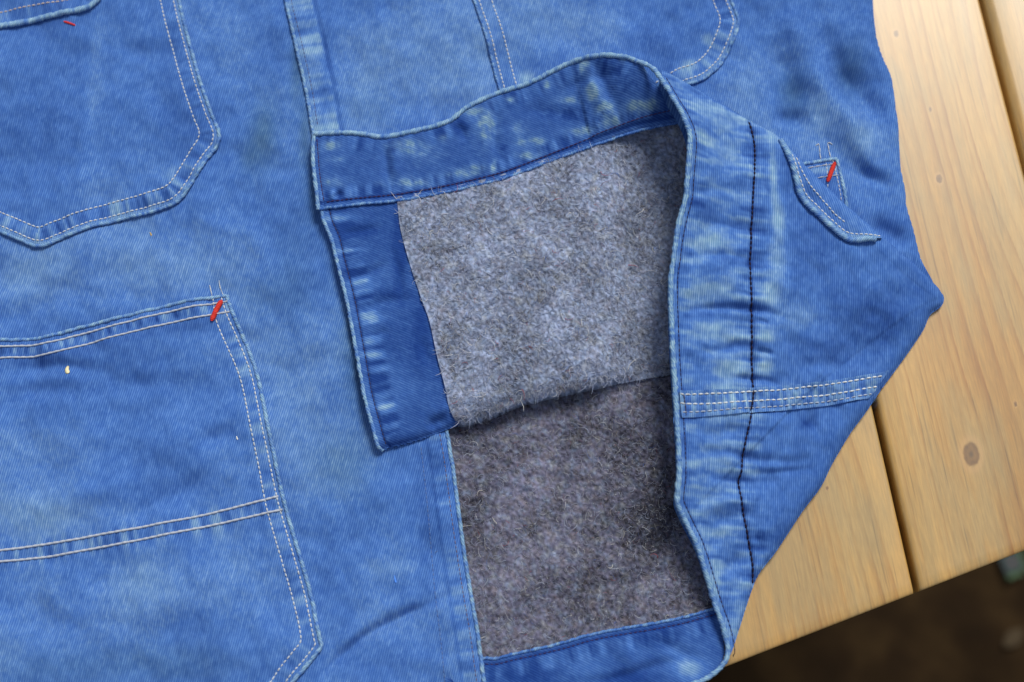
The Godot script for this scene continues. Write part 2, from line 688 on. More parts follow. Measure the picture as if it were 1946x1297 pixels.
# ---------------------------------------------------------------- table
func build_table() -> void:
	var t := node3("picnic_table", self)
	t.set_meta("label", "pale pine picnic table of wide knotty planks under the denim jacket")
	t.set_meta("category", "table")
	var ax := ((pl(1657, 762) - pl(1739, 1129)).normalized() + (pl(1862, 0) - pl(1946, 324)).normalized()).normalized()   # along the planks, away from the near end
	var bx := Vector2(-ax.y, ax.x)   # across, to the right
	var o0 := pl(1739, 1128)
	var e := (pl(1944, 1053) - pl(1381, 1272)).normalized()
	var skew := e.dot(ax) / e.dot(bx)
	var cB0 := (pl(1750, 1127) - o0).dot(bx)
	var cB1 := (pl(1862, 0) - o0).dot(bx)
	var cA0 := (pl(1870, 0) - o0).dot(bx)
	var wid := cB1 - cB0
	var rows := [[cA0, cA0 + wid, 1.0, 8.0], [cB0, cB1, 0.0, 4.0], [-wid, 0.0, 1.0, 3.0], [-wid * 2 - 8, -wid - 8, 0.5, 3.0], [-wid * 3 - 16, -wid * 2 - 16, 2.0, 3.0], [-wid * 4 - 24, -wid * 3 - 24, 1.0, 3.0]]
	var length_ := 1500.0
	# knots in plank coordinates: across from the left edge, along from the near end
	var kB := []
	for k in [[1846, 866, 15.5, 23], [1703, 66, 5, 7], [1785, 342, 6, 9], [1768, 210, 3, 5], [1930, 770, 3, 5]]:
		var q := pl(k[0], k[1]) - o0
		kB.append([q.dot(bx) - cB0, q.dot(ax) - q.dot(bx) * skew, k[2] * 0.36, k[3] * 0.36])
	var kC := []
	for k in [[1572, 930, 2.5, 4]]:
		var q := pl(k[0], k[1]) - o0
		kC.append([q.dot(bx) + wid, q.dot(ax) - q.dot(bx) * skew, k[2] * 0.36, k[3] * 0.36])
	var mats := []
	for i in 3:
		var m := StandardMaterial3D.new()
		m.albedo_texture = pine_texture(wid, 700.0, [[[70.0, 300.0, 8.0, 11.0]], kB, kC][i], [61, 17, 33][i], [0.0, 0.06, 0.03][i])
		m.roughness = 0.34
		m.metallic_specular = 0.8
		m.clearcoat_enabled = true
		m.clearcoat = 0.6
		m.clearcoat_roughness = 0.5
		m.heightmap_enabled = false
		mats.append(m)
	for i in rows.size():
		var r = rows[i]
		plank(t, mats[i if i < 3 else 1 + i % 2], r[0], r[1], skew, length_, o0, ax, bx, r[2], r[3])
	# what holds the planks up: two battens and two pairs of legs
	var bare := StandardMaterial3D.new()
	bare.albedo_color = Color(0.62, 0.47, 0.29)
	bare.roughness = 0.7
	for y in [260.0, 1240.0]:
		beam("batten", t, bare, o0 + bx * (-wid * 4 - 10) + ax * y, o0 + bx * (wid * 2) + ax * y, -39.0 - 22.0, 44.0, 90.0)
		for c in [-wid * 3.4, wid * 1.4]:
			var q: Vector2 = o0 + bx * c + ax * (y + 68.0)
			post("leg", t, bare, q, ax, 42.0, 90.0, -742.0, -39.5)

func plank(t: Node3D, m: Material, c0: float, c1: float, skew: float, len_: float, o0: Vector2, ax: Vector2, bx: Vector2, drop: float, rl: float) -> void:
	# the section with eased edges, run along the plank
	var w := c1 - c0
	var th := 38.0
	var r := 2.0
	var sec := PackedVector2Array()
	for k in 5:
		var a := PI + PI * 0.5 * k / 4.0
		sec.append(Vector2(rl + cos(a) * rl, -rl - sin(a) * rl))
	for k in 7:
		var fx := (k + 1) / 8.0
		sec.append(Vector2(rl + (w - rl - r) * fx, -0.3 * sin(fx * PI)))
	for k in 5:
		var a := PI * 1.5 + PI * 0.5 * k / 4.0
		sec.append(Vector2(w - r + cos(a) * r, -r - sin(a) * r))
	sec.append(Vector2(w, -th))
	sec.append(Vector2(0, -th))
	var ys := [0.0, 0.5, 1.6, 3.2, 8.0, 60.0, 200.0, 420.0, 700.0, 1100.0, len_]
	var ins := [1.6, 0.8, 0.3, 0.0, 0.0, 0.0, 0.0, 0.0, 0.0, 0.0, 0.0]
	var st := SurfaceTool.new()
	st.begin(Mesh.PRIMITIVE_TRIANGLES)
	var n := sec.size()
	var place := func(i: int, k: int) -> void:
		var q := sec[k % n]
		var sq := q.y
		if q.y > -th * 0.5:
			sq -= ins[i]
		var p2: Vector2 = o0 + bx * (c0 + q.x) + ax * (ys[i] + (c0 + q.x) * skew)
		st.set_uv(Vector2(clampf(q.x / w, 0.003, 0.997), ys[i] / 700.0))
		st.add_vertex(Vector3(p2.x, sq - drop, p2.y) * MM)
	for i in ys.size() - 1:
		for k in n:
			st.set_smooth_group(0 if k < n - 3 else k)
			for e in [[i, k], [i, k + 1], [i + 1, k + 1], [i, k], [i + 1, k + 1], [i + 1, k]]:
				place.call(e[0], e[1])
	for e in [[0, 1], [ys.size() - 1, -1]]:
		st.set_smooth_group(100 + e[1])
		for k in range(1, n - 1):
			var tri := [0, k + 1, k] if e[1] == 1 else [0, k, k + 1]
			for q in tri:
				place.call(e[0], q)
	st.generate_normals()
	st.index()
	put("plank", t, st.commit(), m)

func beam(called: String, t: Node3D, m: Material, a: Vector2, b: Vector2, y: float, th: float, w: float) -> void:
	var o := MeshInstance3D.new()
	var bm := BoxMesh.new()
	bm.size = Vector3(a.distance_to(b), th, w) * MM
	bm.material = m
	o.mesh = bm
	o.name = numbered(called, t)
	t.add_child(o, true)
	var mid := (a + b) * 0.5
	o.position = Vector3(mid.x, y, mid.y) * MM
	o.rotation.y = -(b - a).angle()

func post(called: String, t: Node3D, m: Material, q: Vector2, ax: Vector2, a: float, b: float, y0: float, y1: float) -> void:
	var o := MeshInstance3D.new()
	var bm := BoxMesh.new()
	bm.size = Vector3(a, y1 - y0, b) * MM
	bm.material = m
	o.mesh = bm
	o.name = numbered(called, t)
	t.add_child(o, true)
	o.position = Vector3(q.x, (y0 + y1) * 0.5, q.y) * MM
	o.rotation.y = -ax.angle()

# ---------------------------------------------------------------- jacket
var body_creases := []
var denim: StandardMaterial3D
var threadm: StandardMaterial3D
var wool: StandardMaterial3D
var shL: Sheet
var shR: Sheet
var shPocket: Sheet
var jacket: Node3D

func body(q: Vector2) -> float:
	return 4.6 * n_low.get_noise_2d(q.x * 0.9, q.y * 0.9) + 1.1 * n_mid.get_noise_2d(q.x * 0.4, q.y * 0.4) + 1.45 * crease_sum(body_creases, q)

func grain(q: Vector2) -> float:
	# fading of the dye: cloudy, and drawn out along the warp
	return 0.20 * n_low.get_noise_2d(q.x * 0.5 + 500.0, q.y * 0.4) + 0.05 * n_mid.get_noise_2d(q.x * 0.9, q.y * 0.4) + 0.10 * n_fine.get_noise_2d(q.x * 1.5, q.y * 0.8)

func cloth_material(tex: Texture2D) -> StandardMaterial3D:
	var m := StandardMaterial3D.new()
	m.vertex_color_use_as_albedo = true
	m.albedo_texture = tex
	m.roughness = 0.95
	m.metallic_specular = 0.25
	m.cull_mode = BaseMaterial3D.CULL_DISABLED
	return m

func build_jacket() -> void:
	denim = cloth_material(twill_texture())
	threadm = cloth_material(null)
	threadm.roughness = 0.95
	wool = cloth_material(null)
	jacket = node3("denim_jacket", self)
	jacket.set_meta("label", "faded blue denim work jacket with turned back front showing grey wool lining")
	jacket.set_meta("category", "jacket")
	var WHITE := lin(200, 206, 210)
	var GREY := lin(178, 184, 196)
	var DARK := lin(52, 40, 66)

	# wrinkles that run through all layers of the fronts
	body_creases = creases([
		[[600, 1292, 690, 1212, 780, 1165, 868, 1128], -1.6, 3.2],
		[[610, 1262, 700, 1180, 800, 1128], 1.2, 5.0],
		[[20, 705, 110, 694, 190, 706], -1.8, 5.0],
		[[0, 752, 90, 742, 180, 752], -1.3, 6.0],
		[[200, 735, 310, 726, 400, 745], -1.2, 7.0],
		[[360, 842, 420, 826, 470, 800], -1.4, 6.0],
		[[200, 985, 290, 962, 360, 925, 420, 870], -1.5, 7.0],
		[[30, 965, 150, 945, 300, 900], 1.5, 9.0],
		[[20, 1150, 110, 1180, 200, 1240], -1.6, 14.0],
		[[250, 1215, 340, 1195, 420, 1200], -1.0, 9.0],
		[[20, 600, 110, 560, 160, 500], -1.6, 9.0],
		[[600, 1000, 650, 1090, 700, 1150], -0.8, 6.0],
		[[700, 880, 760, 1010, 800, 1120], 0.9, 9.0],
		[[160, 200, 150, 320, 140, 420], 0.9, 7.0],
		[[690, 330, 700, 520, 730, 700], -1.2, 12.0],
		[[1480, 60, 1500, 150, 1490, 220], -3.0, 12.0],
		[[1555, 40, 1600, 130, 1650, 190, 1690, 260], -3.2, 9.0],
		[[1520, 90, 1570, 180, 1640, 265], 2.2, 10.0],
		[[1470, 215, 1500, 222, 1540, 214], -3.0, 6.0],
		[[1600, 210, 1640, 290, 1690, 340], 2.2, 9.0],
		[[1620, 305, 1650, 330, 1700, 350], -1.8, 5.0],
		[[1640, 420, 1690, 440, 1730, 470], -3.0, 8.0],
		[[1260, 60, 1300, 30, 1340, 0], -1.4, 8.0],
	], 12.0)

	build_lining_low()
	build_left_front(WHITE, GREY, DARK)
	build_right_front(WHITE, GREY, DARK)
	build_turned_back(WHITE, GREY, DARK)

func build_left_front(WHITE: Color, GREY: Color, DARK: Color) -> void:
	var edgeR := trace([782, 300, 838, 740, 848, 815, 859, 880, 868, 945, 877, 1016, 885, 1070, 893, 1120, 901, 1165, 908, 1208, 914, 1255, 920, 1297, 930, 1360], 9.0)
	var rim := trace([930, 1360, -70, 1360, -70, -70, 700, -70, 782, 300], 9.0, 1)
	var poly := join([edgeR, rim])
	var stain_shades := spots([500, 255, 28, 70, 0.38, 470, 300, 18, 30, 0.2, 690, 640, 34, 120, 0.5, 640, 470, 20, 80, 0.12, 600, 360, 18, 60, 0.3, 640, 860, 60, 50, 0.12, 565, 120, 14, 90, 0.35, 580, 250, 12, 80, 0.3, 500, 560, 60, 40, 0.12, 660, 900, 60, 60, 0.15, 560, 520, 40, 120, 0.12], 9.0, 0.85)  # greenish dirt, plus shade painted beside the facing and placket edges
	var fade_tones := spots([50, 530, 90, 60, 0.25, 300, 510, 120, 40, 0.12, 600, 700, 40, 120, 0.1, 560, 470, 60, 90, -0.14, 750, 1010, 40, 60, 0.22, 640, 930, 60, 60, 0.15, 700, 1260, 120, 40, -0.14, 480, 60, 60, 60, -0.06, 810, 1000, 14, 200, -0.14, 640, 1150, 40, 60, -0.15, 440, 200, 30, 120, 0.1, 470, 500, 60, 60, 0.12, 740, 1080, 60, 18, 0.22], 9.0, 0.4)
	shL = cloth("front_panel", jacket, denim, poly,
		func(q: Vector2, d: float, s: float) -> float:
			edgeR.near(q)
			return 9.0 + body(q) - 1.5 * exp(-edgeR.d / 2.0) + 0.4 * gather(edgeR.s, 2.0, 9.0) * band(edgeR.d, 1.5, 9.0, 2.0),
		func(q: Vector2, d: float, s: float, h: float) -> Color:
			edgeR.near(q)
			var pk := gather(edgeR.s, 2.0, 9.0) * band(edgeR.d, 2.0, 14.0, 3.0)
			return dye(0.50 + grain(q) + spot_sum(fade_tones, q) + 0.35 * pk - 0.2 * band(edgeR.d, 13.0, 15.0, 0.8), spot_sum(stain_shades, q)), 1.2, 0.10)
	var p := shL.node
	edge_fold("edge_fold", p, denim, edgeR, func(q, s): return shL.at(q) + 0.6, 1.35, 0.86)
	stitches("stitching", p, threadm, trace(inset([848, 815, 859, 880, 877, 1016, 893, 1120, 908, 1208, 920, 1297, 930, 1350], 14), 9.0), shL, lin(110, 100, 120), 0.3, 3.0)
	stitches("stitching", p, threadm, trace([800, 850, 812, 960, 826, 1120, 838, 1220, 848, 1330], 9.0), shL, lin(96, 120, 170), 0.28, 3.0)

	# chest pocket
	var cp := [332, -40, 339, 0, 358, 77, 380, 154, 401, 216, 416, 262, 389, 305, 349, 370, 328, 387, 270, 405, 193, 424, 116, 453, 85, 466, 62, 466, 0, 441, -70, 412]
	var ce := trace(cp, 10.5, 3)
	var cpoly := join([ce, trace([-70, 412, -70, -40, 332, -40], 10.5, 1)])
	var cf_ := spots([120, 200, 60, 120, -0.08, 60, 40, 60, 30, -0.12, 330, 330, 26, 20, 0.2, 180, 150, 20, 160, 0.12, 330, 180, 40, 150, -0.06], 10.5, 0.7)
	var sh := cloth("chest_pocket", jacket, denim, cpoly,
		func(q: Vector2, d: float, s: float) -> float:
			ce.near(q)
			return shL.at(q) + 1.7 - 0.5 * (exp(-pow((ce.d - 3.6) / 0.9, 2.0)) + exp(-pow((ce.d - 12.2) / 0.9, 2.0))) + 0.6 * gather(ce.s, 5.0, 8.0) * band(ce.d, 2.0, 12.0, 3.0) - 0.7 * exp(-ce.d / 1.2),
		func(q: Vector2, d: float, s: float, h: float) -> Color:
			ce.near(q)
			return dye(0.42 + 0.9 * grain(q) + spot_sum(cf_, q) + 0.55 * gather(ce.s, 5.0, 8.0) * band(ce.d, 3.0, 13.0, 3.5) * (0.35 + smoothstep(110.0, 190.0, ce.s)) + 0.25 * band(ce.d, -1.0, 3.0, 1.0)), 1.2, 0.16)
	edge_fold("edge_fold", sh.node, denim, ce, func(q, s): return sh.at(q) + 0.3, 1.3, 0.78)
	stitches("stitching", sh.node, threadm, trace(inset(cp, 10), 10.5, 4), sh, WHITE, 0.52, 3.2)
	stitches("stitching", sh.node, threadm, trace(inset(cp, 34), 10.5, 4), sh, WHITE, 0.52, 3.2)
	# flap over its top
	var fp := [-70, 64, 0, 47, 31, 40, 77, 31, 139, 22, 168, 14, 183, 3, 192, -12, 205, -45]
	var fe := trace(fp, 13.0, 3)
	var fpoly := join([fe, trace([205, -45, -70, -45, -70, 64], 13.0, 1)])
	var fs := cloth("pocket_flap", jacket, denim, fpoly,
		func(q: Vector2, d: float, s: float) -> float:
			fe.near(q)
			return sh.at(q) + 2.0 + 0.3 * gather(fe.s, 9.0, 8.0) * band(fe.d, 2.0, 9.0, 2.0),
		func(q: Vector2, d: float, s: float, h: float) -> Color:
			fe.near(q)
			return dye(0.40 + grain(q) + 0.5 * gather(fe.s, 9.0, 9.0) * band(fe.d, 3.0, 12.0, 3.0)), 1.3, 0.16)
	edge_fold("edge_fold", fs.node, denim, fe, func(q, s): return fs.at(q) - 0.3, 2.1, 0.98)
	stitches("stitching", fs.node, threadm, trace(inset(fp, -25), 13.0), fs, lin(205, 190, 178), 0.5, 3.4)
	tack("bartack", sh.node, sh, [121, 42, 131, 45, 143, 49], 0.85)

	# hand pocket
	var top := [-70, 655, 0, 647, 76, 642, 173, 617, 312, 584, 430, 561]
	var rgt := [430, 561, 439, 589, 482, 693, 503, 780, 521, 866, 540, 958, 561, 1030, 586, 1116, 608, 1217, 610, 1228, 590, 1256, 561, 1289, 540, 1315, 470, 1370]
	var te := trace(top, 10.5, 4)
	var re := trace(rgt, 10.5, 3)
	var hpoly := join([te, re, trace([470, 1370, -70, 1370, -70, 655], 10.5, 1)])
	var hf_ := spots([130, 975, 170, 34, 0.28, 60, 1000, 80, 40, 0.15, 330, 1130, 120, 60, 0.12, 330, 1215, 70, 30, -0.12, 20, 1150, 50, 60, -0.10, 260, 1100, 50, 60, 0.12, 400, 1010, 60, 20, 0.12, 120, 830, 120, 30, 0.05, 430, 640, 20, 14, -0.2, 380, 625, 60, 10, -0.2], 10.5, 0.4)
	var hst := spots([330, 1260, 120, 40, 0.14, 120, 1270, 140, 40, 0.14], 10.5)
	var seam := trace([-70, 1064, 0, 1058, 90, 1047, 180, 1032, 360, 1000, 536, 957], 10.5, 3)
	shPocket = cloth("hand_pocket", jacket, denim, hpoly,
		func(q: Vector2, d: float, s: float) -> float:
			te.near(q)
			var t := 0.55 * exp(-te.d * te.d / 90.0) + 0.35 * gather(te.s, 12.0, 7.0) * band(te.d, 3.0, 10.0, 2.0)
			re.near(q)
			t += 0.35 * gather(re.s, 14.0, 9.0) * band(re.d, 3.0, 12.0, 2.0) - 0.5 * (exp(-pow((re.d - 3.9) / 0.9, 2.0)) + exp(-pow((re.d - 12.2) / 0.9, 2.0))) - 0.7 * exp(-re.d / 1.2)
			seam.near(q)
			t += 0.35 * gather(seam.s, 15.0, 8.0) * exp(-seam.d * seam.d / 40.0)
			return shL.at(q) + 1.7 + t,
		func(q: Vector2, d: float, s: float, h: float) -> Color:
			te.near(q)
			var w := 0.75 * gather(te.s, 12.0, 6.0) * band(te.d, 4.5, 10.0, 2.0) - 0.12 * band(te.d, 12.0, 19.0, 3.0)
			re.near(q)
			w += 0.35 * gather(re.s, 14.0, 10.0) * band(re.d, 3.0, 12.0, 2.5)
			seam.near(q)
			w += 0.5 * gather(seam.s, 15.0, 8.0) * exp(-seam.d * seam.d / 60.0)
			return dye(0.50 + grain(q) + spot_sum(hf_, q) + w, spot_sum(hst, q)), 1.2, 0.13)
	var hp := shPocket.node
	edge_fold("edge_fold", hp, denim, te, func(q, s): return shPocket.at(q) + 0.2, 1.25, 0.80)
	edge_fold("edge_fold", hp, denim, re, func(q, s): return shPocket.at(q) + 0.3, 1.35, 0.84)
	stitches("stitching", hp, threadm, trace(inset(top, 12), 10.5), shPocket, GREY, 0.75, 4.6, 0.3, 0.10, 0.4)
	stitches("stitching", hp, threadm, trace(inset(top, 33), 10.5), shPocket, GREY, 0.75, 4.6, 0.3, 0.10, 0.4)
	stitches("stitching", hp, threadm, trace(inset(rgt, 11), 10.5), shPocket, WHITE, 0.52, 3.2)
	stitches("stitching", hp, threadm, trace([404, 566, 407, 590, 414, 620, 453, 711, 472, 790, 489, 873, 505, 960, 527, 1040, 552, 1127, 572, 1215, 556, 1240, 533, 1268, 505, 1310], 10.5), shPocket, WHITE, 0.52, 3.2)
	stitches("stitching", hp, threadm, trace([-60, 1052, 0, 1047, 90, 1034, 180, 1019, 360, 985, 529, 944], 10.5), shPocket, GREY, 0.85, 4.6, 0.35, 0.10, 0.4)
	stitches("stitching", hp, threadm, trace([-60, 1074, 0, 1068, 90, 1058, 162, 1046, 324, 1015, 536, 969], 10.5), shPocket, GREY, 0.85, 4.6, 0.35, 0.10, 0.4)
	stitches("loose_thread", hp, threadm, trace([397, 541, 400, 553, 403, 568, 404, 578], 10.0), shL, WHITE, 0.36, 9.0, 0.5)
	stitches("loose_thread", hp, threadm, trace([415, 532, 417, 545, 422, 558, 426, 570], 10.0), shL, WHITE, 0.36, 9.0, 0.5)
	tack("bartack", hp, shPocket, [421, 570, 413, 585, 408, 597, 402, 611], 2.1)

func tack(called: String, parent: Node, sh: Sheet, a: Array, r: float) -> void:
	# close-wound red thread
	var c := trace(a, 11.5, 6)
	var L := PackedVector3Array()
	var R := PackedFloat32Array()
	var C := PackedColorArray()
	var n := int(c.length() / 0.22) + 2
	for k in n:
		var s := c.length() * k / (n - 1)
		var q := c.at(s)
		var e := sqrt(maxf(0.05, 1.0 - pow(absf(2.0 * k / (n - 1) - 1.0), 6.0)))
		L.append(Vector3(q.x, sh.at(q) + r * 0.35, q.y))
		R.append(r * e * (0.86 + 0.14 * sin(s * TAU / 1.05) + rng.randf_range(-0.05, 0.05)))
		C.append(lin(208, 62, 54) * (0.92 + 0.22 * sin(s * TAU / 1.05) + rng.randf_range(-0.1, 0.1)))
	cord(called, parent, threadm, L, func(k): return R[k], func(k): return C[k], 10, 0.8)

func build_right_front(WHITE: Color, GREY: Color, DARK: Color) -> void:
	var le := trace([526, -70, 542, 0, 562, 85, 579, 162, 594, 247, 600, 290, 612, 340], 11.5, 4)
	var re := trace([1780, 550, 1770, 532, 1759, 516, 1747, 493, 1734, 440, 1721, 397, 1719, 368, 1709, 319, 1707, 266, 1700, 204, 1692, 151, 1674, 110, 1662, 65, 1657, 0, 1655, -70], 3.0, 4)
	var poly := join([le, trace([612, 340, 640, 420, 900, 370, 1180, 225, 1340, 235, 1480, 400, 1640, 520, 1730, 552, 1780, 550], 10.0, 1), re, trace([1655, -70, 526, -70], 8.0, 1)])
	var fade_tones := spots([1500, 190, 40, 60, -0.14, 1600, 150, 30, 60, -0.12, 1560, 200, 30, 50, 0.1, 1640, 270, 36, 40, 0.12, 1690, 430, 40, 30, -0.12, 1000, 60, 60, 80, 0.10, 780, 90, 120, 120, 0.12, 620, 120, 8, 160, -0.10, 1300, 40, 30, 30, -0.12, 1480, 30, 60, 60, -0.05], 11.5)  # fading, plus fold shading painted in: darker valleys, lighter ridges
	var stain_shades := spots([1510, 170, 30, 60, 0.25, 1620, 130, 30, 60, 0.2, 700, 200, 60, 40, 0.08], 11.5)  # mostly shade of the fold valleys, painted into the dye
	var tip := pl(1788, 566, 3.0)
	shR = cloth("front_panel", jacket, denim, poly,
		func(q: Vector2, d: float, s: float) -> float:
			re.near(q)
			var roll := (5.6 + body(q)) * (1.0 - sqrt(maxf(0.0, 1.0 - pow(1.0 - minf(re.d / 9.0, 1.0), 2.0))))
			le.near(q)
			return minf(maxf(11.2 + body(q) - roll, 1.0), 1.0 + 0.26 * q.distance_to(tip)) - 1.2 * exp(-le.d / 2.0) + band(le.d, -4.0, 18.2, 0.7) * (0.5 + 0.35 * gather(le.s, 21.0, 10.0)),
		func(q: Vector2, d: float, s: float, h: float) -> Color:
			le.near(q)
			var w := 0.0
			if le.d < 22.0:
				w = band(le.d, -4.0, 18.2, 0.7) * (0.12 + 0.5 * gather(le.s, 21.0, 10.0)) - 0.22 * band(le.d, 18.5, 22.0, 0.8)
			return dye(0.53 + grain(q) + spot_sum(fade_tones, q) + w, spot_sum(stain_shades, q)), 1.1, 0.12, 6.0)
	var p := shR.node
	edge_fold("edge_fold", p, denim, le, func(q, s): return shR.at(q) + 0.2, 1.2, 0.80)
	stitches("stitching", p, threadm, trace([540, -60, 553, 0, 574, 85, 591, 162, 604, 240], 11.5), shR, lin(90, 90, 120), 0.26, 3.0)

	# chest pocket on this side
	var pl_ := [884, -60, 901, 0, 924, 69, 949, 166, 966, 215]
	var pr := [1250, 196, 1300, 163, 1326, 154, 1350, 140, 1379, 106, 1404, 41, 1391, 0, 1372, -60]
	var a := trace(pl_, 12.5, 4)
	var b := trace(pr, 12.5, 4)
	var cpoly := join([a, trace([966, 215, 1250, 196], 12.5, 2), b, trace([1372, -60, 884, -60], 12.5, 1)])
	var fd := spots([1000, 150, 16, 14, 0.3, 1310, 125, 16, 14, 0.3, 1345, 75, 14, 12, 0.25, 1240, 70, 30, 50, -0.10, 1100, 40, 100, 60, 0.05], 12.5)
	var sh := cloth("chest_pocket", jacket, denim, cpoly,
		func(q: Vector2, d: float, s: float) -> float:
			a.near(q)
			b.near(q)
			return shR.at(q) + 1.6 - 0.6 * exp(-minf(a.d, b.d) / 1.2) + 0.4 * gather(b.s, 25.0, 9.0) * band(b.d, 3.0, 12.0, 2.5),
		func(q: Vector2, d: float, s: float, h: float) -> Color:
			a.near(q)
			b.near(q)
			return dye(0.50 + grain(q) + spot_sum(fd, q) + 0.5 * gather(b.s, 25.0, 9.0) * band(b.d, 3.0, 13.0, 3.0) + 0.2 * band(b.d, -1.0, 3.0, 1.0)), 1.2, 0.10)
	edge_fold("edge_fold", sh.node, denim, a, func(q, s): return sh.at(q) + 0.2, 1.0, 0.66)
	edge_fold("edge_fold", sh.node, denim, b, func(q, s): return sh.at(q) + 0.2, 1.2, 0.72)
	for o in [[pl_, -9, 0], [pl_, -32, 0], [pr, -9, 0], [pr, -33, 0]]:
		stitches("stitching", sh.node, threadm, trace(inset(o[0], o[1]), 12.5), sh, WHITE, 0.52, 3.2)

	# top corner of the hand pocket on this side
	var tt := [1480, 327, 1528, 314, 1562, 308, 1589, 304]
	var rr := [1589, 304, 1596, 330, 1603, 360, 1610, 395, 1622, 450]
	var ta := trace(tt, 12.0, 4)
	var ra := trace(rr, 12.0, 4)
	var hs := cloth("hand_pocket", jacket, denim, join([ta, ra, trace([1622, 450, 1560, 450, 1480, 327], 12.0, 1)]),
		func(q: Vector2, d: float, s: float) -> float: return shR.at(q) + 1.7,
		func(q: Vector2, d: float, s: float, h: float) -> Color:
			ta.near(q)
			return dye(0.45 + grain(q) + 0.3 * band(ta.d, 4.0, 9.0, 2.0)), 1.0, 0.1)
	edge_fold("edge_fold", hs.node, denim, ta, func(q, s): return hs.at(q) + 0.2, 1.2, 0.86)
	edge_fold("edge_fold", hs.node, denim, ra, func(q, s): return hs.at(q) + 0.2, 1.2, 0.92)
	stitches("stitching", hs.node, threadm, trace(inset(tt, 9), 12.0), hs, GREY, 0.45, 5.0, 0.3)
	stitches("stitching", hs.node, threadm, trace(inset(tt, 31), 12.0), hs, GREY, 0.45, 5.0, 0.3)
	stitches("stitching", hs.node, threadm, trace(inset(rr, 8), 12.0), hs, WHITE, 0.36, 3.0)
	stitches("stitching", hs.node, threadm, trace([1569, 312, 1571, 330, 1573, 360, 1580, 400], 12.0), hs, WHITE, 0.36, 3.0)
	stitches("loose_thread", hs.node, threadm, trace([1551, 277, 1556, 273, 1558, 281, 1559, 297, 1561, 310], 12.0), shR, WHITE, 0.36, 5.0, 0.4)
	stitches("loose_thread", hs.node, threadm, trace([1582, 275, 1574, 271, 1575, 282, 1578, 298, 1580, 308], 12.0), shR, WHITE, 0.36, 5.0, 0.4)
	tack("bartack", hs.node, hs, [1586, 311, 1580, 325, 1576, 336, 1571, 349], 1.75)

# ---------------------------------------------------------------- wool lining
var low_patches := []

func wool_dye(q: Vector2, shade: float) -> Color:
	var a := n_mid.get_noise_2d(q.x * 1.6 + 90.0, q.y * 1.6)
	var b := n_mid.get_noise_2d(q.x * 1.2, q.y * 1.2 + 400.0)
	var c := n_fine.get_noise_2d(q.x, q.y)
	var l := n_low.get_noise_2d(q.x * 1.5, q.y * 1.5 + 900.0)
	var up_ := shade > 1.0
	var col := lin(124, 134, 160) if up_ else lin(104, 104, 127)  # lit and shaded base colours for the same wool
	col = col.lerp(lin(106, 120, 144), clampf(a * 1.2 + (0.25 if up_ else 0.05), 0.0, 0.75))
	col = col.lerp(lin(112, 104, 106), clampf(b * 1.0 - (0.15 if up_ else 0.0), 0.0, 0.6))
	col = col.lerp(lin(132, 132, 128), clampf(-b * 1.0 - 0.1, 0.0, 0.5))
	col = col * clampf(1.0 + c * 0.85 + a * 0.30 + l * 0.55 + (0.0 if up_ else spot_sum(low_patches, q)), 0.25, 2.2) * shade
	return Color(col.r, col.g, col.b)

func hair_mesh(seed_: int) -> ArrayMesh:
	var rg := RandomNumberGenerator.new()
	rg.seed = seed_
	var P := PackedVector3Array()
	var N := PackedVector3Array()
	var I := PackedInt32Array()
	var p := Vector3.ZERO
	var yaw := 0.0
	var pit := rg.randf_range(0.3, 0.8)
	var dy := rg.randf_range(-0.7, 0.7)
	var n := 7
	for k in n:
		var dir := Vector3(cos(yaw) * cos(pit), sin(pit), sin(yaw) * cos(pit))
		var sx := Vector3(-sin(yaw), 0, cos(yaw))
		var uy := sx.cross(dir)
		var r := 0.034 * (1.0 - 0.75 * k / (n - 1.0))
		for e in 3:
			var an := TAU * e / 3.0
			var nn := sx * cos(an) + uy * sin(an)
			P.append(p + nn * r)
			N.append(nn)
		p += dir / (n - 1.0)
		yaw += dy + rg.randf_range(-0.35, 0.35)
		pit += rg.randf_range(-0.55, 0.15)
	for k in n - 1:
		for e in 3:
			var a := k * 3 + e
			var b := k * 3 + (e + 1) % 3
			I.append_array([a, b, a + 3, b, b + 3, a + 3])
	return arrays_mesh(P, N, PackedColorArray(), PackedVector2Array(), I)

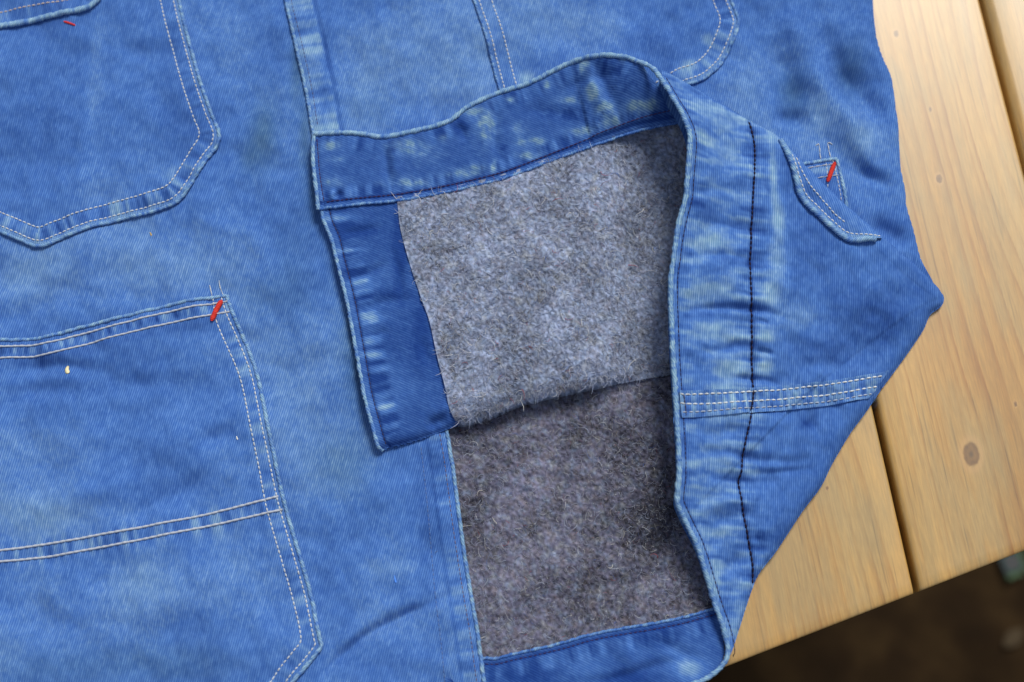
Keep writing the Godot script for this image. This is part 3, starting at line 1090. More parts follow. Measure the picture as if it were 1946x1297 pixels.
func nap(parent: Node, sh: Sheet, poly: PackedVector2Array, count: int, size_: float, tone: float) -> void:
	var lo := poly[0]
	var hi := poly[0]
	for q in poly:
		lo = lo.min(q)
		hi = hi.max(q)
	var tints := [lin(168, 176, 196), lin(150, 158, 182), lin(190, 192, 198), lin(120, 130, 160), lin(112, 112, 124), lin(98, 94, 102), lin(146, 140, 142), lin(90, 100, 124), lin(168, 160, 146), lin(60, 60, 76)]
	for v in 4:
		var mesh := hair_mesh(100 + v)
		mesh.surface_set_material(0, wool)
		var T := []
		var C := []
		while T.size() < count / 4:
			var q := Vector2(rng.randf_range(lo.x, hi.x), rng.randf_range(lo.y, hi.y))
			if not Geometry2D.is_point_in_polygon(q, poly):
				continue
			var l := size_ * (rng.randf_range(0.45, 1.2) if rng.randf() < 0.9 else rng.randf_range(1.2, 2.0))
			var b := Basis(Vector3.UP, rng.randf() * TAU).scaled(Vector3(l, l * rng.randf_range(0.25, 0.8), l) * MM)
			T.append(Transform3D(b, Vector3(q.x, sh.at(q) - 0.25, q.y) * MM))
			var pale := rng.randf() < 0.24
			var c: Color = tints[rng.randi() % (3 if pale else 10)] if rng.randf() < 0.95 else [lin(160, 70, 70), lin(70, 105, 180), lin(225, 222, 212)][rng.randi() % 3]
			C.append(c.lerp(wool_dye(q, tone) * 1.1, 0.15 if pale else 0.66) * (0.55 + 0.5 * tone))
		var mm := MultiMesh.new()
		mm.transform_format = MultiMesh.TRANSFORM_3D
		mm.use_colors = true
		mm.mesh = mesh
		mm.instance_count = T.size()
		for i in T.size():
			mm.set_instance_transform(i, T[i])
			mm.set_instance_color(i, C[i])
		var o := MultiMeshInstance3D.new()
		o.name = numbered("fibre_nap", parent)
		o.multimesh = mm
		o.set_meta("kind", "stuff")
		parent.add_child(o, true)

func wool_lump(q: Vector2) -> float:
	return 1.6 * n_mid.get_noise_2d(q.x * 1.1, q.y * 1.1 + 70.0) + 0.55 * n_fine.get_noise_2d(q.x * 0.9, q.y * 0.9)

func build_lining_low() -> void:
	low_patches = spots([1235, 1000, 60, 70, -0.35, 1230, 880, 50, 60, -0.22, 1010, 1010, 16, 14, -0.4, 1010, 930, 70, 50, 0.28, 950, 1120, 50, 60, 0.28, 900, 960, 30, 60, -0.2, 1140, 1110, 70, 30, -0.22, 1240, 1110, 40, 30, 0.15, 1060, 1050, 50, 40, 0.15, 1100, 830, 60, 30, -0.15], 5.0)
	var top := [846, 1262, 914, 1252, 942, 1252, 975, 1244, 1013, 1236, 1071, 1222, 1118, 1208, 1179, 1196, 1241, 1186, 1303, 1173, 1352, 1159, 1372, 1152]
	var te := trace(top, 6.5, 4)
	var poly := join([rev(te), trace([846, 1262, 820, 690], 5.0, 1), trace([1500, 640, 1475, 900, 1450, 1020, 1405, 1110, 1372, 1152], 5.0, 2)])
	var cs := creases([
		[[1150, 1010, 1210, 1040, 1290, 1000], -2.2, 6.0],
		[[1180, 940, 1230, 900, 1290, 880], 1.6, 8.0],
		[[1120, 1130, 1200, 1100, 1300, 1090], -1.6, 6.0],
		[[900, 950, 980, 900, 1080, 880], 1.4, 14.0],
	], 5.0)
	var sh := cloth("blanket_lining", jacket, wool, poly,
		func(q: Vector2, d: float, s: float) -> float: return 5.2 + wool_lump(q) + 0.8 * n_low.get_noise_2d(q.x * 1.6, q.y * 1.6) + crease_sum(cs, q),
		func(q: Vector2, d: float, s: float, h: float) -> Color: return wool_dye(q, 0.82), 0.9, 0.0)  # dye darkened to paint in the shade below the turned front
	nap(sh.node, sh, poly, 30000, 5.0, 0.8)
	sh.node.set_meta("label", "grey wool lining low in the open hem, shade painted into its colour")
	# hem of the back, seen from inside
	var bot := trace([1369, 1190, 1376, 1222, 1377, 1246, 1366, 1268, 1343, 1288, 1300, 1306, 1220, 1335], 9.0, 4)
	var bp := join([te, trace([1372, 1152, 1369, 1190], 7.0, 1), bot, trace([1220, 1335, 1200, 1370, 846, 1370, 846, 1262], 6.0, 1)])
	var fd := spots([1000, 1290, 60, 20, -0.1, 1120, 1270, 40, 30, 0.16, 1200, 1230, 40, 20, 0.14, 1310, 1270, 30, 20, 0.42, 1250, 1215, 20, 18, -0.15, 1290, 1235, 30, 14, 0.1, 1180, 1290, 50, 14, -0.1], 7.0)
	var cr := creases([[[1090, 1300, 1170, 1290, 1260, 1262, 1330, 1255], -1.3, 3.5], [[1240, 1210, 1290, 1240, 1330, 1250], -1.2, 4.0], [[1170, 1215, 1200, 1260, 1190, 1300], 1.2, 6.0]], 7.0)
	var hb := cloth("hem_facing", jacket, denim, bp,
		func(q: Vector2, d: float, s: float) -> float:
			te.near(q)
			return 7.0 + 0.5 * n_mid.get_noise_2d(q.x * 0.6, q.y * 0.6) + crease_sum(cr, q) - 0.7 * exp(-te.d / 1.5) - 0.8 * band(te.d, 3.2, 4.6, 0.5),
		func(q: Vector2, d: float, s: float, h: float) -> Color:
			te.near(q)
			return dye(0.12 + 0.5 * gather(te.s, 71.0, 9.0) * band(te.d, 5.0, 14.0, 3.0) + 0.8 * grain(q) + spot_sum(fd, q) - 0.35 * band(te.d, 3.0, 4.8, 0.6)), 1.1, 1.45)
	edge_fold("edge_fold", hb.node, denim, te, func(q, s): return hb.at(q) + 0.3, 1.0, 0.55, 0.2)
	stitches("stitching", hb.node, threadm, trace(inset(top, 11), 6.5), hb, lin(60, 46, 80), 0.34, 3.2)

# ---------------------------------------------------------------- the front that is turned back
func build_turned_back(WHITE: Color, GREY: Color, DARK: Color) -> void:
	# hem edge: along the top of the flap, over the ridge and down the right of the opening; the third number is the height
	var hem := trace([597, 254, 18, 654, 252, 18.5, 691, 255, 18.5, 728, 260, 18, 777, 251, 18.5, 827, 239, 19, 859, 227, 19.5, 880, 209, 20, 901, 196, 20, 950, 175, 20.5, 980, 166, 21, 1005, 158, 22, 1047, 137, 24.9, 1084, 119, 29.2, 1118, 108, 35.6, 1149, 104, 40.3, 1188, 108, 44.8, 1214, 117, 48.7, 1238, 128, 51, 1256, 149, 54.1, 1274, 177, 57.1, 1294, 211, 58.7, 1307, 240, 58.7, 1312, 266, 58.7, 1309, 309, 57.1, 1306, 343, 55.7, 1304, 371, 54.1, 1294, 409, 52.5, 1286, 447, 51.7, 1281, 487, 51, 1275, 530, 49.4, 1276, 600, 46.4, 1279, 674, 44.8, 1283, 739, 41.8, 1286, 788, 40.3, 1290, 852, 38.7, 1291, 900, 37.1, 1288, 930, 35.6, 1287, 953, 34, 1299, 984, 29.2, 1323, 1033, 24.9, 1340, 1084, 21, 1357, 1143, 15, 1373, 1188, 12.5, 1382, 1222, 11, 1383, 1246, 10.5, 1372, 1267, 10, 1345, 1289, 9.5, 1310, 1304, 9, 1225, 1332, 9], 0.0, 4, true)
	var mid_i := 17 * 4
	var hem_top := Trail.new()
	var hem_side := Trail.new()
	for i in hem.p.size():
		if i <= mid_i:
			hem_top.p.append(hem.p[i])
			hem_top.v.append(hem.v[i])
		if i >= mid_i and i <= 46 * 4:
			hem_side.p.append(hem.p[i])
			hem_side.v.append(hem.v[i])
	hem_top.finish()
	hem_side.finish()
	var low := trace([605, 397, 18, 679, 388, 18.5, 753, 381, 18.7, 827, 369, 19, 901, 353, 19, 950, 341, 19.5, 980, 331, 19.5, 1057, 302, 20.5, 1136, 274, 22.5, 1215, 248, 24.5, 1288, 233, 26.5, 1345, 222, 27.5, 1390, 214, 24], 0.0, 4, true)
	var lft := trace([597, 254, 17.5, 594, 290, 17.5, 597, 327, 17.5, 602, 371, 17.5, 605, 397, 17.5], 0.0, 4, true)

	# wool on the inside of the turned front
	var lb := trace([870, 809, 878, 811, 918, 801, 950, 789, 981, 776, 1045, 759, 1109, 745, 1193, 725, 1274, 711, 1350, 692], 9.0, 4)
	var ll := trace([755, 384, 760, 430, 766, 457, 778, 500, 789, 534, 803, 575, 816, 611, 831, 680, 847, 742, 854, 777, 870, 809], 16.0, 4)
	var upoly := join([ll, lb, trace([1350, 692, 1440, 640, 1440, 400, 1390, 216], 14.0, 2), trace([1390, 216, 1345, 222, 1288, 230, 1215, 244, 1136, 270, 1057, 297, 980, 326, 901, 347, 827, 363, 755, 375], 17.0, 3)])
	var lcr := creases([[[800, 560, 950, 520, 1150, 480], 0.9, 22.0], [[900, 700, 1050, 660, 1200, 640], 1.6, 20.0], [[1235, 330, 1215, 500, 1230, 640, 1260, 700], -3.0, 11.0]], 17.0)
	var lu := cloth("blanket_lining", jacket, wool, upoly,
		func(q: Vector2, d: float, s: float) -> float:
			lb.near(q)
			var roll := 12.5 * (1.0 - sqrt(maxf(0.0, 1.0 - pow(1.0 - minf(lb.d / 13.0, 1.0), 2.0))))
			low.near(q)
			var b := lerpf(18.0, low.val - 0.6, exp(-low.d / 22.0)) + 4.0 * exp(-pow((q.x - 25.0) / 52.0, 2.0)) * (1.0 - exp(-low.d / 30.0)) * 1.6
			return maxf(b - roll + wool_lump(q) * 0.8 + crease_sum(lcr, q) - 13.0 * smoothstep(58.0, 102.0, q.x + 6.0 * n_low.get_noise_2d(q.y, 3.0)), 7.6 + 0.6 * wool_lump(q)),
		func(q: Vector2, d: float, s: float, h: float) -> Color: return wool_dye(q, 1.25), 0.9, 0.0, 6.0)  # same wool, dye brightened to paint in the stronger light up here
	lu.node.set_meta("label", "grey wool lining on the turned back front, light painted into its colour")
	var shorn := Geometry2D.offset_polygon(upoly, -2.8)
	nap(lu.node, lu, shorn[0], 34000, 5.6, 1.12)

	var lip := Geometry2D.offset_polyline(lb.p, 6.0)
	nap(lu.node, lu, Geometry2D.intersect_polygons(lip[0], shorn[0])[0], 3000, 5.6, 1.2)
	# front facing along its free edge
	var fl := [611, 399, 617, 425, 631, 457, 640, 495, 650, 534, 660, 575, 667, 611, 674, 650, 681, 688, 692, 750, 706, 804, 718, 848, 727, 856]
	var fe := trace(fl, 14.5, 4)
	var fb := trace([727, 856, 735, 852, 773, 843, 816, 829, 850, 816, 874, 806], 12.0, 3)
	var fpoly := join([fe, fb, trace([874, 806, 880, 790, 862, 740, 840, 660, 812, 560, 785, 470, 768, 370, 611, 386, 611, 399], 15.0, 1)])
	var fsp := spots([640, 416, 36, 7, 0.36, 660, 478, 30, 6, 0.34, 690, 545, 26, 16, 0.22, 706, 606, 24, 7, 0.34, 700, 650, 16, 10, 0.24, 706, 676, 26, 7, 0.36, 730, 700, 30, 10, 0.12, 725, 770, 26, 12, 0.28, 760, 740, 60, 30, 0.1, 690, 440, 30, 12, -0.12, 670, 520, 30, 10, -0.18, 730, 560, 40, 12, -0.12, 760, 480, 14, 80, -0.18, 800, 640, 14, 60, -0.12], 15.0)
	var fcr := creases([[[640, 445, 690, 440, 730, 430], -1.0, 3.0], [[655, 535, 700, 520, 740, 500], -1.1, 3.2], [[690, 590, 730, 575, 790, 570], -1.0, 4.0], [[745, 470, 760, 530, 765, 580], -0.8, 3.0], [[820, 800, 845, 780, 856, 765], 1.6, 4.0], [[800, 640, 815, 690, 820, 700], -0.9, 4.0], [[700, 640, 740, 630], -0.8, 3.0], [[810, 815, 830, 800, 850, 795], -2.5, 4.0]], 15.0)
	var fc := cloth("front_facing", jacket, denim, fpoly,
		func(q: Vector2, d: float, s: float) -> float:
			fe.near(q)
			var h := 17.0 + 0.4 * n_mid.get_noise_2d(q.x * 0.6, q.y * 0.6) + crease_sum(fcr, q) - 0.9 * band(fe.d, 4.6, 6.0, 0.6) - 0.8 * exp(-fe.d / 1.6) + 0.5 * gather(fe.s, 31.0, 8.0) * band(fe.d, 3.0, 16.0, 3.0)
			fb.near(q)
			return h - 5.0 * exp(-fb.d / 2.2) - 1.5 * exp(-fb.d / 14.0),
		func(q: Vector2, d: float, s: float, h: float) -> Color:
			fe.near(q)
			return dye(0.10 + 0.9 * grain(q) + spot_sum(fsp, q) + 0.05 + 0.6 * gather(fe.s, 31.0, 8.0) * band(fe.d, 6.0, 18.0, 3.0) + 0.15 * band(fe.d, -1.0, 4.0, 1.0) - 0.25 * band(fe.d, 4.6, 6.2, 0.5)), 1.1, 1.5, 3.0)
	edge_fold("edge_fold", fc.node, denim, fe, func(q, s): return fc.at(q) - 0.3, 1.35, 0.84, 0.2)
	stitches("stitching", fc.node, threadm, trace(inset(fl.slice(0, 24), -15), 15.0), fc, lin(62, 58, 84), 0.3, 3.0, 0.15)

	# hem facing: the inside of the turned-up hem
	var hpoly := join([hem_top, trace([1214, 117, 45.9, 1250, 150, 50.0, 1310, 190, 48.0, 1390, 214, 24.0], 0.0, 2, true), rev(low), rev(lft)])
	var hsp := spots([628, 276, 20, 9, 0.5, 640, 300, 20, 6, 0.25, 630, 345, 22, 10, 0.3, 770, 275, 34, 14, 0.32, 800, 290, 40, 20, 0.2, 780, 345, 50, 10, 0.34, 870, 330, 30, 9, 0.4, 845, 262, 12, 8, 0.25, 898, 210, 18, 10, 0.45, 925, 240, 18, 30, 0.55, 905, 320, 16, 10, 0.5, 938, 315, 6, 14, 0.45, 985, 245, 14, 14, 0.3, 1010, 270, 30, 10, 0.5, 970, 190, 9, 8, 0.4, 1000, 295, 30, 8, 0.35, 1038, 165, 7, 10, 0.5, 1108, 138, 11, 12, 0.6, 1125, 185, 18, 24, 0.45, 1148, 220, 20, 14, 0.5, 1165, 240, 16, 10, 0.4, 1080, 195, 24, 10, 0.3, 1105, 252, 24, 9, 0.5, 1180, 135, 6, 10, 0.5, 1210, 218, 22, 12, 0.6, 1240, 212, 12, 10, 0.5, 1228, 150, 14, 14, 0.5, 1255, 180, 14, 6, 0.3, 690, 310, 40, 40, -0.06, 1080, 220, 44, 16, -0.22, 960, 290, 10, 20, -0.2, 1160, 165, 30, 20, -0.16, 1195, 190, 30, 14, -0.14], 20.0)
	var hcr := creases([[[727, 268, 732, 300, 736, 330, 742, 352], -1.5, 3.0], [[748, 272, 752, 310, 756, 345], 1.2, 4.0], [[944, 190, 942, 225, 938, 260, 944, 300], -1.6, 4.0], [[925, 200, 922, 250, 925, 300], 1.0, 5.0], [[1130, 115, 1135, 150, 1152, 190, 1175, 235], -2.2, 5.0], [[1108, 135, 1125, 180, 1160, 238], 1.4, 5.0], [[1060, 180, 1110, 165, 1180, 160], -1.2, 4.0], [[985, 210, 1050, 215, 1100, 230], -1.0, 5.0], [[640, 385, 632, 372, 625, 365], 1.4, 3.0], [[650, 362, 640, 372, 632, 380], -1.8, 2.0], [[862, 235, 880, 250, 880, 270], -1.4, 3.0], [[1220, 150, 1240, 180, 1270, 190], -1.2, 3.0]], 19.0)
	var hb := cloth("hem_facing", jacket, denim, hpoly,
		func(q: Vector2, d: float, s: float) -> float:
			hem_top.near(q)
			var dt := hem_top.d
			var vt := hem_top.val
			low.near(q)
			var t := dt / maxf(dt + low.d, 0.01)
			var b := lerpf(vt, low.val, t * (0.55 + 0.45 * t)) - 0.8 * exp(-dt / 1.5)
			b += crease_sum(hcr, q) * smoothstep(1.0, 8.0, minf(dt, low.d)) + 0.4 * n_mid.get_noise_2d(q.x * 0.7, q.y * 0.7)
			b += 0.6 * gather(low.s, 61.0, 8.0) * band(low.d, 5.0, 13.0, 3.0) - 0.7 * band(low.d, 3.0, 4.4, 0.5)
			lft.near(q)
			return b - 0.8 * band(lft.d, 3.2, 4.6, 0.6) - 0.6 * exp(-lft.d / 1.5) - 0.5 * smoothstep(2.0, 0.0, low.d),
		func(q: Vector2, d: float, s: float, h: float) -> Color:
			low.near(q)
			var w := -0.35 * band(low.d, 2.6, 5.2, 0.6) + 0.12 * band(low.d, -1.0, 2.6, 0.5)
			var g0 := spot_sum(hsp, q)
			var g := g0 * (0.5 + 0.9 * n_mid.get_noise_2d(q.x * 1.4, q.y * 1.4)) + 0.14 * smoothstep(0.2, 0.6, g0)
			var lows := low.s
			var ld := low.d
			hem_top.near(q)
			w += 0.55 * gather(lows, 61.0, 8.0) * band(ld, 5.0, 13.0, 3.0) + 0.5 * gather(hem_top.s, 63.0, 9.0) * band(hem_top.d, 2.0, 12.0, 3.0) + 0.12
			var c := dye(0.10 + 0.8 * grain(q) + g * (1.1 + 0.8 * n_fine.get_noise_2d(q.x, q.y)) + w)
			return c.lerp(lin(118, 142, 152), clampf(g * 0.9, 0.0, 0.5)), 1.0, 1.5, 3.0)
	stitches("stitching", hb.node, threadm, trace([620, 384, 679, 377, 753, 370, 827, 358, 901, 342, 950, 330, 980, 320, 1057, 291, 1136, 262, 1215, 236, 1292, 220], 18.0), hb, lin(66, 50, 84), 0.36, 3.2, 0.15)
	stitches("stitching", hb.node, threadm, trace([603, 267, 605, 300, 609, 340, 616, 384], 15.5), hb, lin(70, 48, 80), 0.32, 3.0, 0.2)
	edge_fold("edge_fold", hb.node, denim, low, func(q, s): return hb.at(q) + 0.1, 1.05, 0.5, 0.15)
	edge_fold("edge_fold", hb.node, denim, lft, func(q, s): return hb.at(q) - 0.2, 1.5, 0.85, 0.15)
	# outside of the hem, going down behind the raised edge
	var P := PackedVector3Array()
	var N := PackedVector3Array()
	var C := PackedColorArray()
	var U := PackedVector2Array()
	var I := PackedInt32Array()
	var nn := 90
	for k in nn:
		var s := hem_top.length() * k / (nn - 1)
		var q := hem_top.at(s)
		var t := (hem_top.at(s + 1.0) - hem_top.at(s - 1.0)).normalized()
		var out := Vector2(t.y, -t.x)
		for e in 4:
			var f := e / 3.0
			var qq := q + out * (0.6 + 2.0 * f)
			P.append(Vector3(qq.x, lerpf(hem_top.val_at(s), 10.0, f), qq.y) * MM)
			N.append(Vector3(out.x, 0.2, out.y).normalized())
			C.append(dye(0.5 + grain(qq + Vector2(0, f * 20.0))))
			U.append(Vector2(s, f * 25.0) / 205.0)
	for k in nn - 1:
		for e in 3:
			var a := k * 4 + e
			I.append_array([a, a + 1, a + 5, a, a + 5, a + 4])
	put("hem_band", jacket, arrays_mesh(P, N, C, U, I), denim)

	# outside of the jacket side, folded over
	var xo := trace([1257, 138, 33.0, 1280, 149, 30.0, 1304, 162, 26.0, 1346, 186, 21.0, 1385, 208, 17.0, 1423, 231, 14.0, 1466, 253, 13.0, 1484, 265, 13.0, 1520, 304, 13.0, 1536, 322, 13.0, 1568, 353, 13.0, 1609, 393, 13.0, 1647, 425, 12.0, 1679, 452, 11.0, 1709, 480, 9.0, 1732, 499, 7.0, 1762, 527, 5.0, 1788, 556, 3.0, 1794, 567, 2.0, 1789, 583, 1.5, 1767, 600, 1.0, 1755, 628, 1.0, 1713, 689, 1.0, 1674, 742, 1.0, 1645, 785, 1.0, 1616, 824, 1.0, 1580, 885, 1.0, 1560, 926, 1.0, 1526, 971, 1.0, 1474, 1050, 1.0, 1443, 1090, 1.0, 1427, 1126, 1.0, 1409, 1181, 1.5, 1395, 1224, 3.0, 1386, 1248, 6.0], 0.0, 4, true)
	var xu := Trail.new()
	var xr := Trail.new()
	for i in xo.p.size():
		if i <= 18 * 4:
			xu.p.append(xo.p[i])
			xu.v.append(xo.v[i])
		if i >= 18 * 4:
			xr.p.append(xo.p[i])
			xr.v.append(xo.v[i])
	xu.finish()
	xr.finish()
	var cut := Trail.new()
	for i in hem_side.p.size():
		if i >= 8 and i <= 28 * 4:
			cut.p.append(hem_side.p[i])
			cut.v.append(hem_side.v[i])
	cut.finish()
	var xpoly := join([xo, rev(cut)])
	var s2 := trace([1423, 232, 18, 1436, 271, 26.4, 1437, 301, 30, 1433, 366, 32.4, 1431, 406, 32.4, 1428, 474, 32.4, 1427, 512, 32.4, 1430, 610, 31.2, 1431, 687, 30, 1434, 739, 28.8, 1431, 775, 27.6, 1425, 808, 26.4, 1415, 855, 25.2, 1411, 895, 24, 1406, 915, 22.8, 1413, 964, 20.4, 1421, 1002, 18, 1428, 1043, 14.4, 1432, 1074, 10.8, 1431, 1108, 6], 0.0, 4, true)
	var xcr := creases([
		[[1283, 606, 1330, 597, 1380, 592, 1430, 592, 1470, 597, 1500, 608], -2.2, 2.6],
		[[1320, 682, 1380, 668, 1400, 658, 1432, 656], -1.6, 3.0],
		[[1434, 668, 1455, 670, 1475, 674], -1.6, 1.8],
		[[1434, 612, 1450, 614, 1462, 620], -1.3, 1.8],
		[[1380, 722, 1430, 720, 1465, 722, 1490, 732], -1.9, 2.4],
		[[1300, 450, 1380, 436, 1430, 440, 1470, 452], -1.3, 4.0],
		[[1290, 510, 1360, 495, 1428, 498, 1470, 506], -1.5, 3.0],
		[[1290, 404, 1340, 380, 1400, 372, 1430, 376], -1.3, 4.0],
		[[1320, 300, 1370, 310, 1430, 320], -1.0, 5.0],
		[[1480, 300, 1465, 380, 1475, 430], -1.2, 3.0],
		[[1500, 700, 1560, 690, 1640, 690], -1.0, 5.0],
		[[1460, 640, 1520, 650, 1580, 670], -1.1, 5.0],
		[[1290, 912, 1350, 904, 1408, 914, 1480, 905, 1560, 880], -1.2, 4.2],
		[[1300, 870, 1360, 858, 1420, 868, 1500, 872, 1570, 862], -1.3, 3.0],
		[[1420, 895, 1480, 893, 1550, 884], -1.2, 2.2],
		[[1310, 985, 1360, 960, 1410, 945, 1480, 930], 1.0, 4.0],
		[[1330, 1010, 1380, 985, 1420, 975, 1470, 985], -1.2, 4.0],
		[[1360, 1090, 1410, 1060, 1450, 1050], -1.0, 5.0],
		[[1380, 1130, 1420, 1110], -0.8, 4.0],
		[[1540, 790, 1552, 800, 1560, 812], -1.2, 4.0],
		[[1320, 830, 1380, 822, 1420, 826], -1.2, 4.0],
	], 24.0)
	var xsp := spots([1470, 250, 16, 20, 0.2, 1330, 215, 60, 14, 0.2, 1350, 290, 40, 16, 0.14, 1350, 420, 40, 22, -0.12, 1355, 470, 50, 18, 0.24, 1470, 330, 8, 60, 0.32, 1480, 420, 14, 40, 0.36, 1475, 500, 20, 40, 0.28, 1345, 560, 50, 20, 0.24, 1460, 560, 20, 26, 0.3, 1350, 640, 40, 18, 0.26, 1455, 640, 16, 14, 0.3, 1380, 705, 40, 14, 0.28, 1455, 695, 16, 16, 0.3, 1400, 745, 60, 8, 0.22, 1520, 600, 50, 30, 0.12, 1560, 660, 60, 30, -0.14, 1600, 740, 60, 16, 0.12, 1500, 740, 24, 14, 0.22, 1350, 800, 60, 14, 0.08, 1540, 800, 16, 12, -0.25, 1340, 880, 40, 18, 0.14, 1350, 940, 40, 20, 0.16, 1390, 1010, 40, 30, 0.14, 1480, 1010, 40, 30, -0.1, 1600, 560, 90, 60, -0.08, 1680, 600, 60, 60, -0.14, 1540, 470, 60, 60, -0.10, 1500, 300, 12, 40, -0.14, 1360, 1110, 14, 40, 0.22, 1400, 1150, 20, 50, 0.1], 24.0)
	# height of the hem edge for every depth of the panel, evened out
	var z_lo := cut.p[0].y
	var z_step := (cut.p[cut.p.size() - 1].y - z_lo) / 63.0
	var bead_h := PackedFloat32Array()
	for i in 64:
		var z := z_lo + z_step * i
		var sum_ := 0.0
		var tot := 0.0
		for k in cut.p.size():
			var g := exp(-pow((cut.p[k].y - z) / 9.0, 2.0)) + 1e-9
			sum_ += g * cut.v[k]
			tot += g
		bead_h.append(sum_ / tot)
	var xh := cloth("side_panel", jacket, denim, xpoly,
		func(q: Vector2, d: float, s: float) -> float:
			cut.near(q)
			var db := cut.d
			var zi := clampf((q.y - z_lo) / z_step, 0.0, 63.0)
			var vb := lerpf(bead_h[int(zi)], bead_h[mini(int(zi) + 1, 63)], zi - int(zi))
			xu.near(q)
			xr.near(q)
			var ru := 1.0 - minf(xu.d / 12.0, 1.0)
			var rr := 1.0 - minf(xr.d / 12.0, 1.0)
			var ro := 8.5 * sqrt(maxf(0.0, 1.0 - ru * ru)) * sqrt(maxf(0.0, 1.0 - rr * rr))
			var dm := minf(xu.d, xr.d) - 9.0 * log(1.0 + exp(-absf(xu.d - xr.d) / 9.0)) + 9.0 * log(2.0) * exp(-minf(xu.d, xr.d) / 12.0)
			dm = maxf(dm, 0.0)
			var vo := (xu.val * (xr.d + 0.5) + xr.val * (xu.d + 0.5)) / (xu.d + xr.d + 1.0)
			var w := dm / maxf(dm + db, 0.01)
			var b := lerpf(vo + ro, vb - 0.5, w * w * (1.6 - 0.6 * w))
			s2.near(q)
			b -= 1.7 * exp(-s2.d * s2.d / 2.6) - 1.0 * gather(q.y, 41.0, 8.0) * exp(-s2.d * s2.d / 130.0)
			b -= 0.9 * band(db, 4.0, 5.4, 0.6)
			b = lerpf(cut.val - 0.5, b, smoothstep(0.0, 7.0, db))
			return b + crease_sum(xcr, q) * smoothstep(0.0, 6.0, minf(xu.d, xr.d)) * smoothstep(0.5, 4.0, db) + 0.8 * n_mid.get_noise_2d(q.x * 0.5, q.y * 0.5) + 4.0 * n_low.get_noise_2d(q.x * 1.3 + 40.0, q.y * 1.3) * smoothstep(0.0, 14.0, minf(minf(xu.d, xr.d), db)),
		func(q: Vector2, d: float, s: float, h: float) -> Color:
			cut.near(q)
			var db := cut.d
			s2.near(q)
			var w := 0.6 * gather(q.y, 41.0, 8.0) * exp(-s2.d * s2.d / 160.0) - 0.4 * exp(-s2.d * s2.d / 1.2) + 0.4 * gather(q.y, 45.0, 7.0) * band(db, 5.0, 14.0, 3.0)
			var hemz := band(db, -2.0, 54.0, 6.0)
			w += hemz * (0.08 + 0.34 * n_mid.get_noise_2d(q.x * 0.5, q.y * 1.3)) - 0.3 * band(db, 4.2, 5.4, 0.5)
			return dye(0.44 + 0.9 * grain(q) + spot_sum(xsp, q) + w), 1.1, 0.25, 22.0)
	xh.node.set_meta("label", "outside of the jacket side folded over the lining")
	stitches("stitching", xh.node, threadm, s2, xh, lin(38, 32, 52), 0.72, 3.6, 0.45, 0.35)
	var s1 := Trail.new()
	for i in cut.p.size():
		var t := (cut.p[mini(i + 1, cut.p.size() - 1)] - cut.p[maxi(i - 1, 0)]).normalized()
		s1.p.append(cut.p[i] + Vector2(t.y, -t.x) * 4.6)
		s1.v.append(cut.v[i])
	s1.finish()
	stitches("stitching", xh.node, threadm, s1, xh, lin(48, 38, 60), 0.34, 3.2, 0.2, 0.3)
	# side seam with three rows
	var r1 := [1286, 760, 1340, 757, 1428, 746, 1541, 733, 1610, 722, 1684, 708]
	var sa := trace(inset(r1, -7), 22.0, 3)
	var sb := trace([1290, 803, 1340, 797, 1428, 786, 1541, 771, 1610, 760, 1660, 750], 22.0, 3)
	var sp := join([sa, trace([1690, 704, 1662, 747], 8.0, 1), rev(sb)])
	var ss := cloth("side_seam", jacket, denim, sp,
		func(q: Vector2, d: float, s: float) -> float:
			sa.near(q)
			return xh.at(q) + 1.5 + 0.35 * n_fine.get_noise_2d(q.x * 0.6, q.y * 0.6) - 0.5 * (exp(-pow((sa.d - 2.6) / 0.8, 2.0)) + exp(-pow((sa.d - 8.4) / 0.8, 2.0)) + exp(-pow((sa.d - 13.6) / 0.8, 2.0))) + 0.5 * gather(sa.s, 51.0, 5.0),
		func(q: Vector2, d: float, s: float, h: float) -> Color:
			sa.near(q)
			return dye(0.62 + 0.7 * grain(q) + 0.3 * n_mid.get_noise_2d(q.x * 2.0, q.y * 2.0) + 0.5 * gather(sa.s, 51.0, 5.0) * band(sa.d, 2.0, 14.0, 2.0)), 0.9, 0.3, 1.6)
	stitches("stitching", ss.node, threadm, trace(r1, 22.0), ss, WHITE, 0.62, 4.2, 0.2, 0.3)
	stitches("stitching", ss.node, threadm, trace([1288, 777, 1340, 775, 1428, 764, 1541, 751, 1610, 741, 1674, 728], 22.0), ss, WHITE, 0.62, 4.2, 0.2, 0.3)
	stitches("stitching", ss.node, threadm, trace([1292, 793, 1340, 788, 1428, 777, 1541, 763, 1610, 753, 1664, 742], 22.0), ss, lin(160, 172, 192), 0.55, 4.2, 0.1, 0.3)
	stitches("stitching", ss.node, threadm, trace([1434, 741, 1432, 762, 1428, 780], 27.0), ss, lin(38, 32, 52), 0.72, 3.6, 0.7, 0.35)
	stitches("stitching", ss.node, threadm, trace([1297, 756, 1300, 775, 1302, 794], 31.0), ss, lin(70, 60, 80), 0.36, 3.2, 0.6, 0.3)
	# lower corner of the folded pocket
	var pe := [1484, 266, 1491, 284, 1502, 310, 1514, 350, 1520, 369, 1541, 398, 1574, 428, 1609, 455, 1641, 456, 1664, 454]
	var pc := trace(pe, 20.0, 3)
	var pp := join([pc, trace([1676, 455, 1645, 430, 1606, 397, 1565, 358, 1533, 325, 1517, 308, 1484, 266], 17.0, 1)])
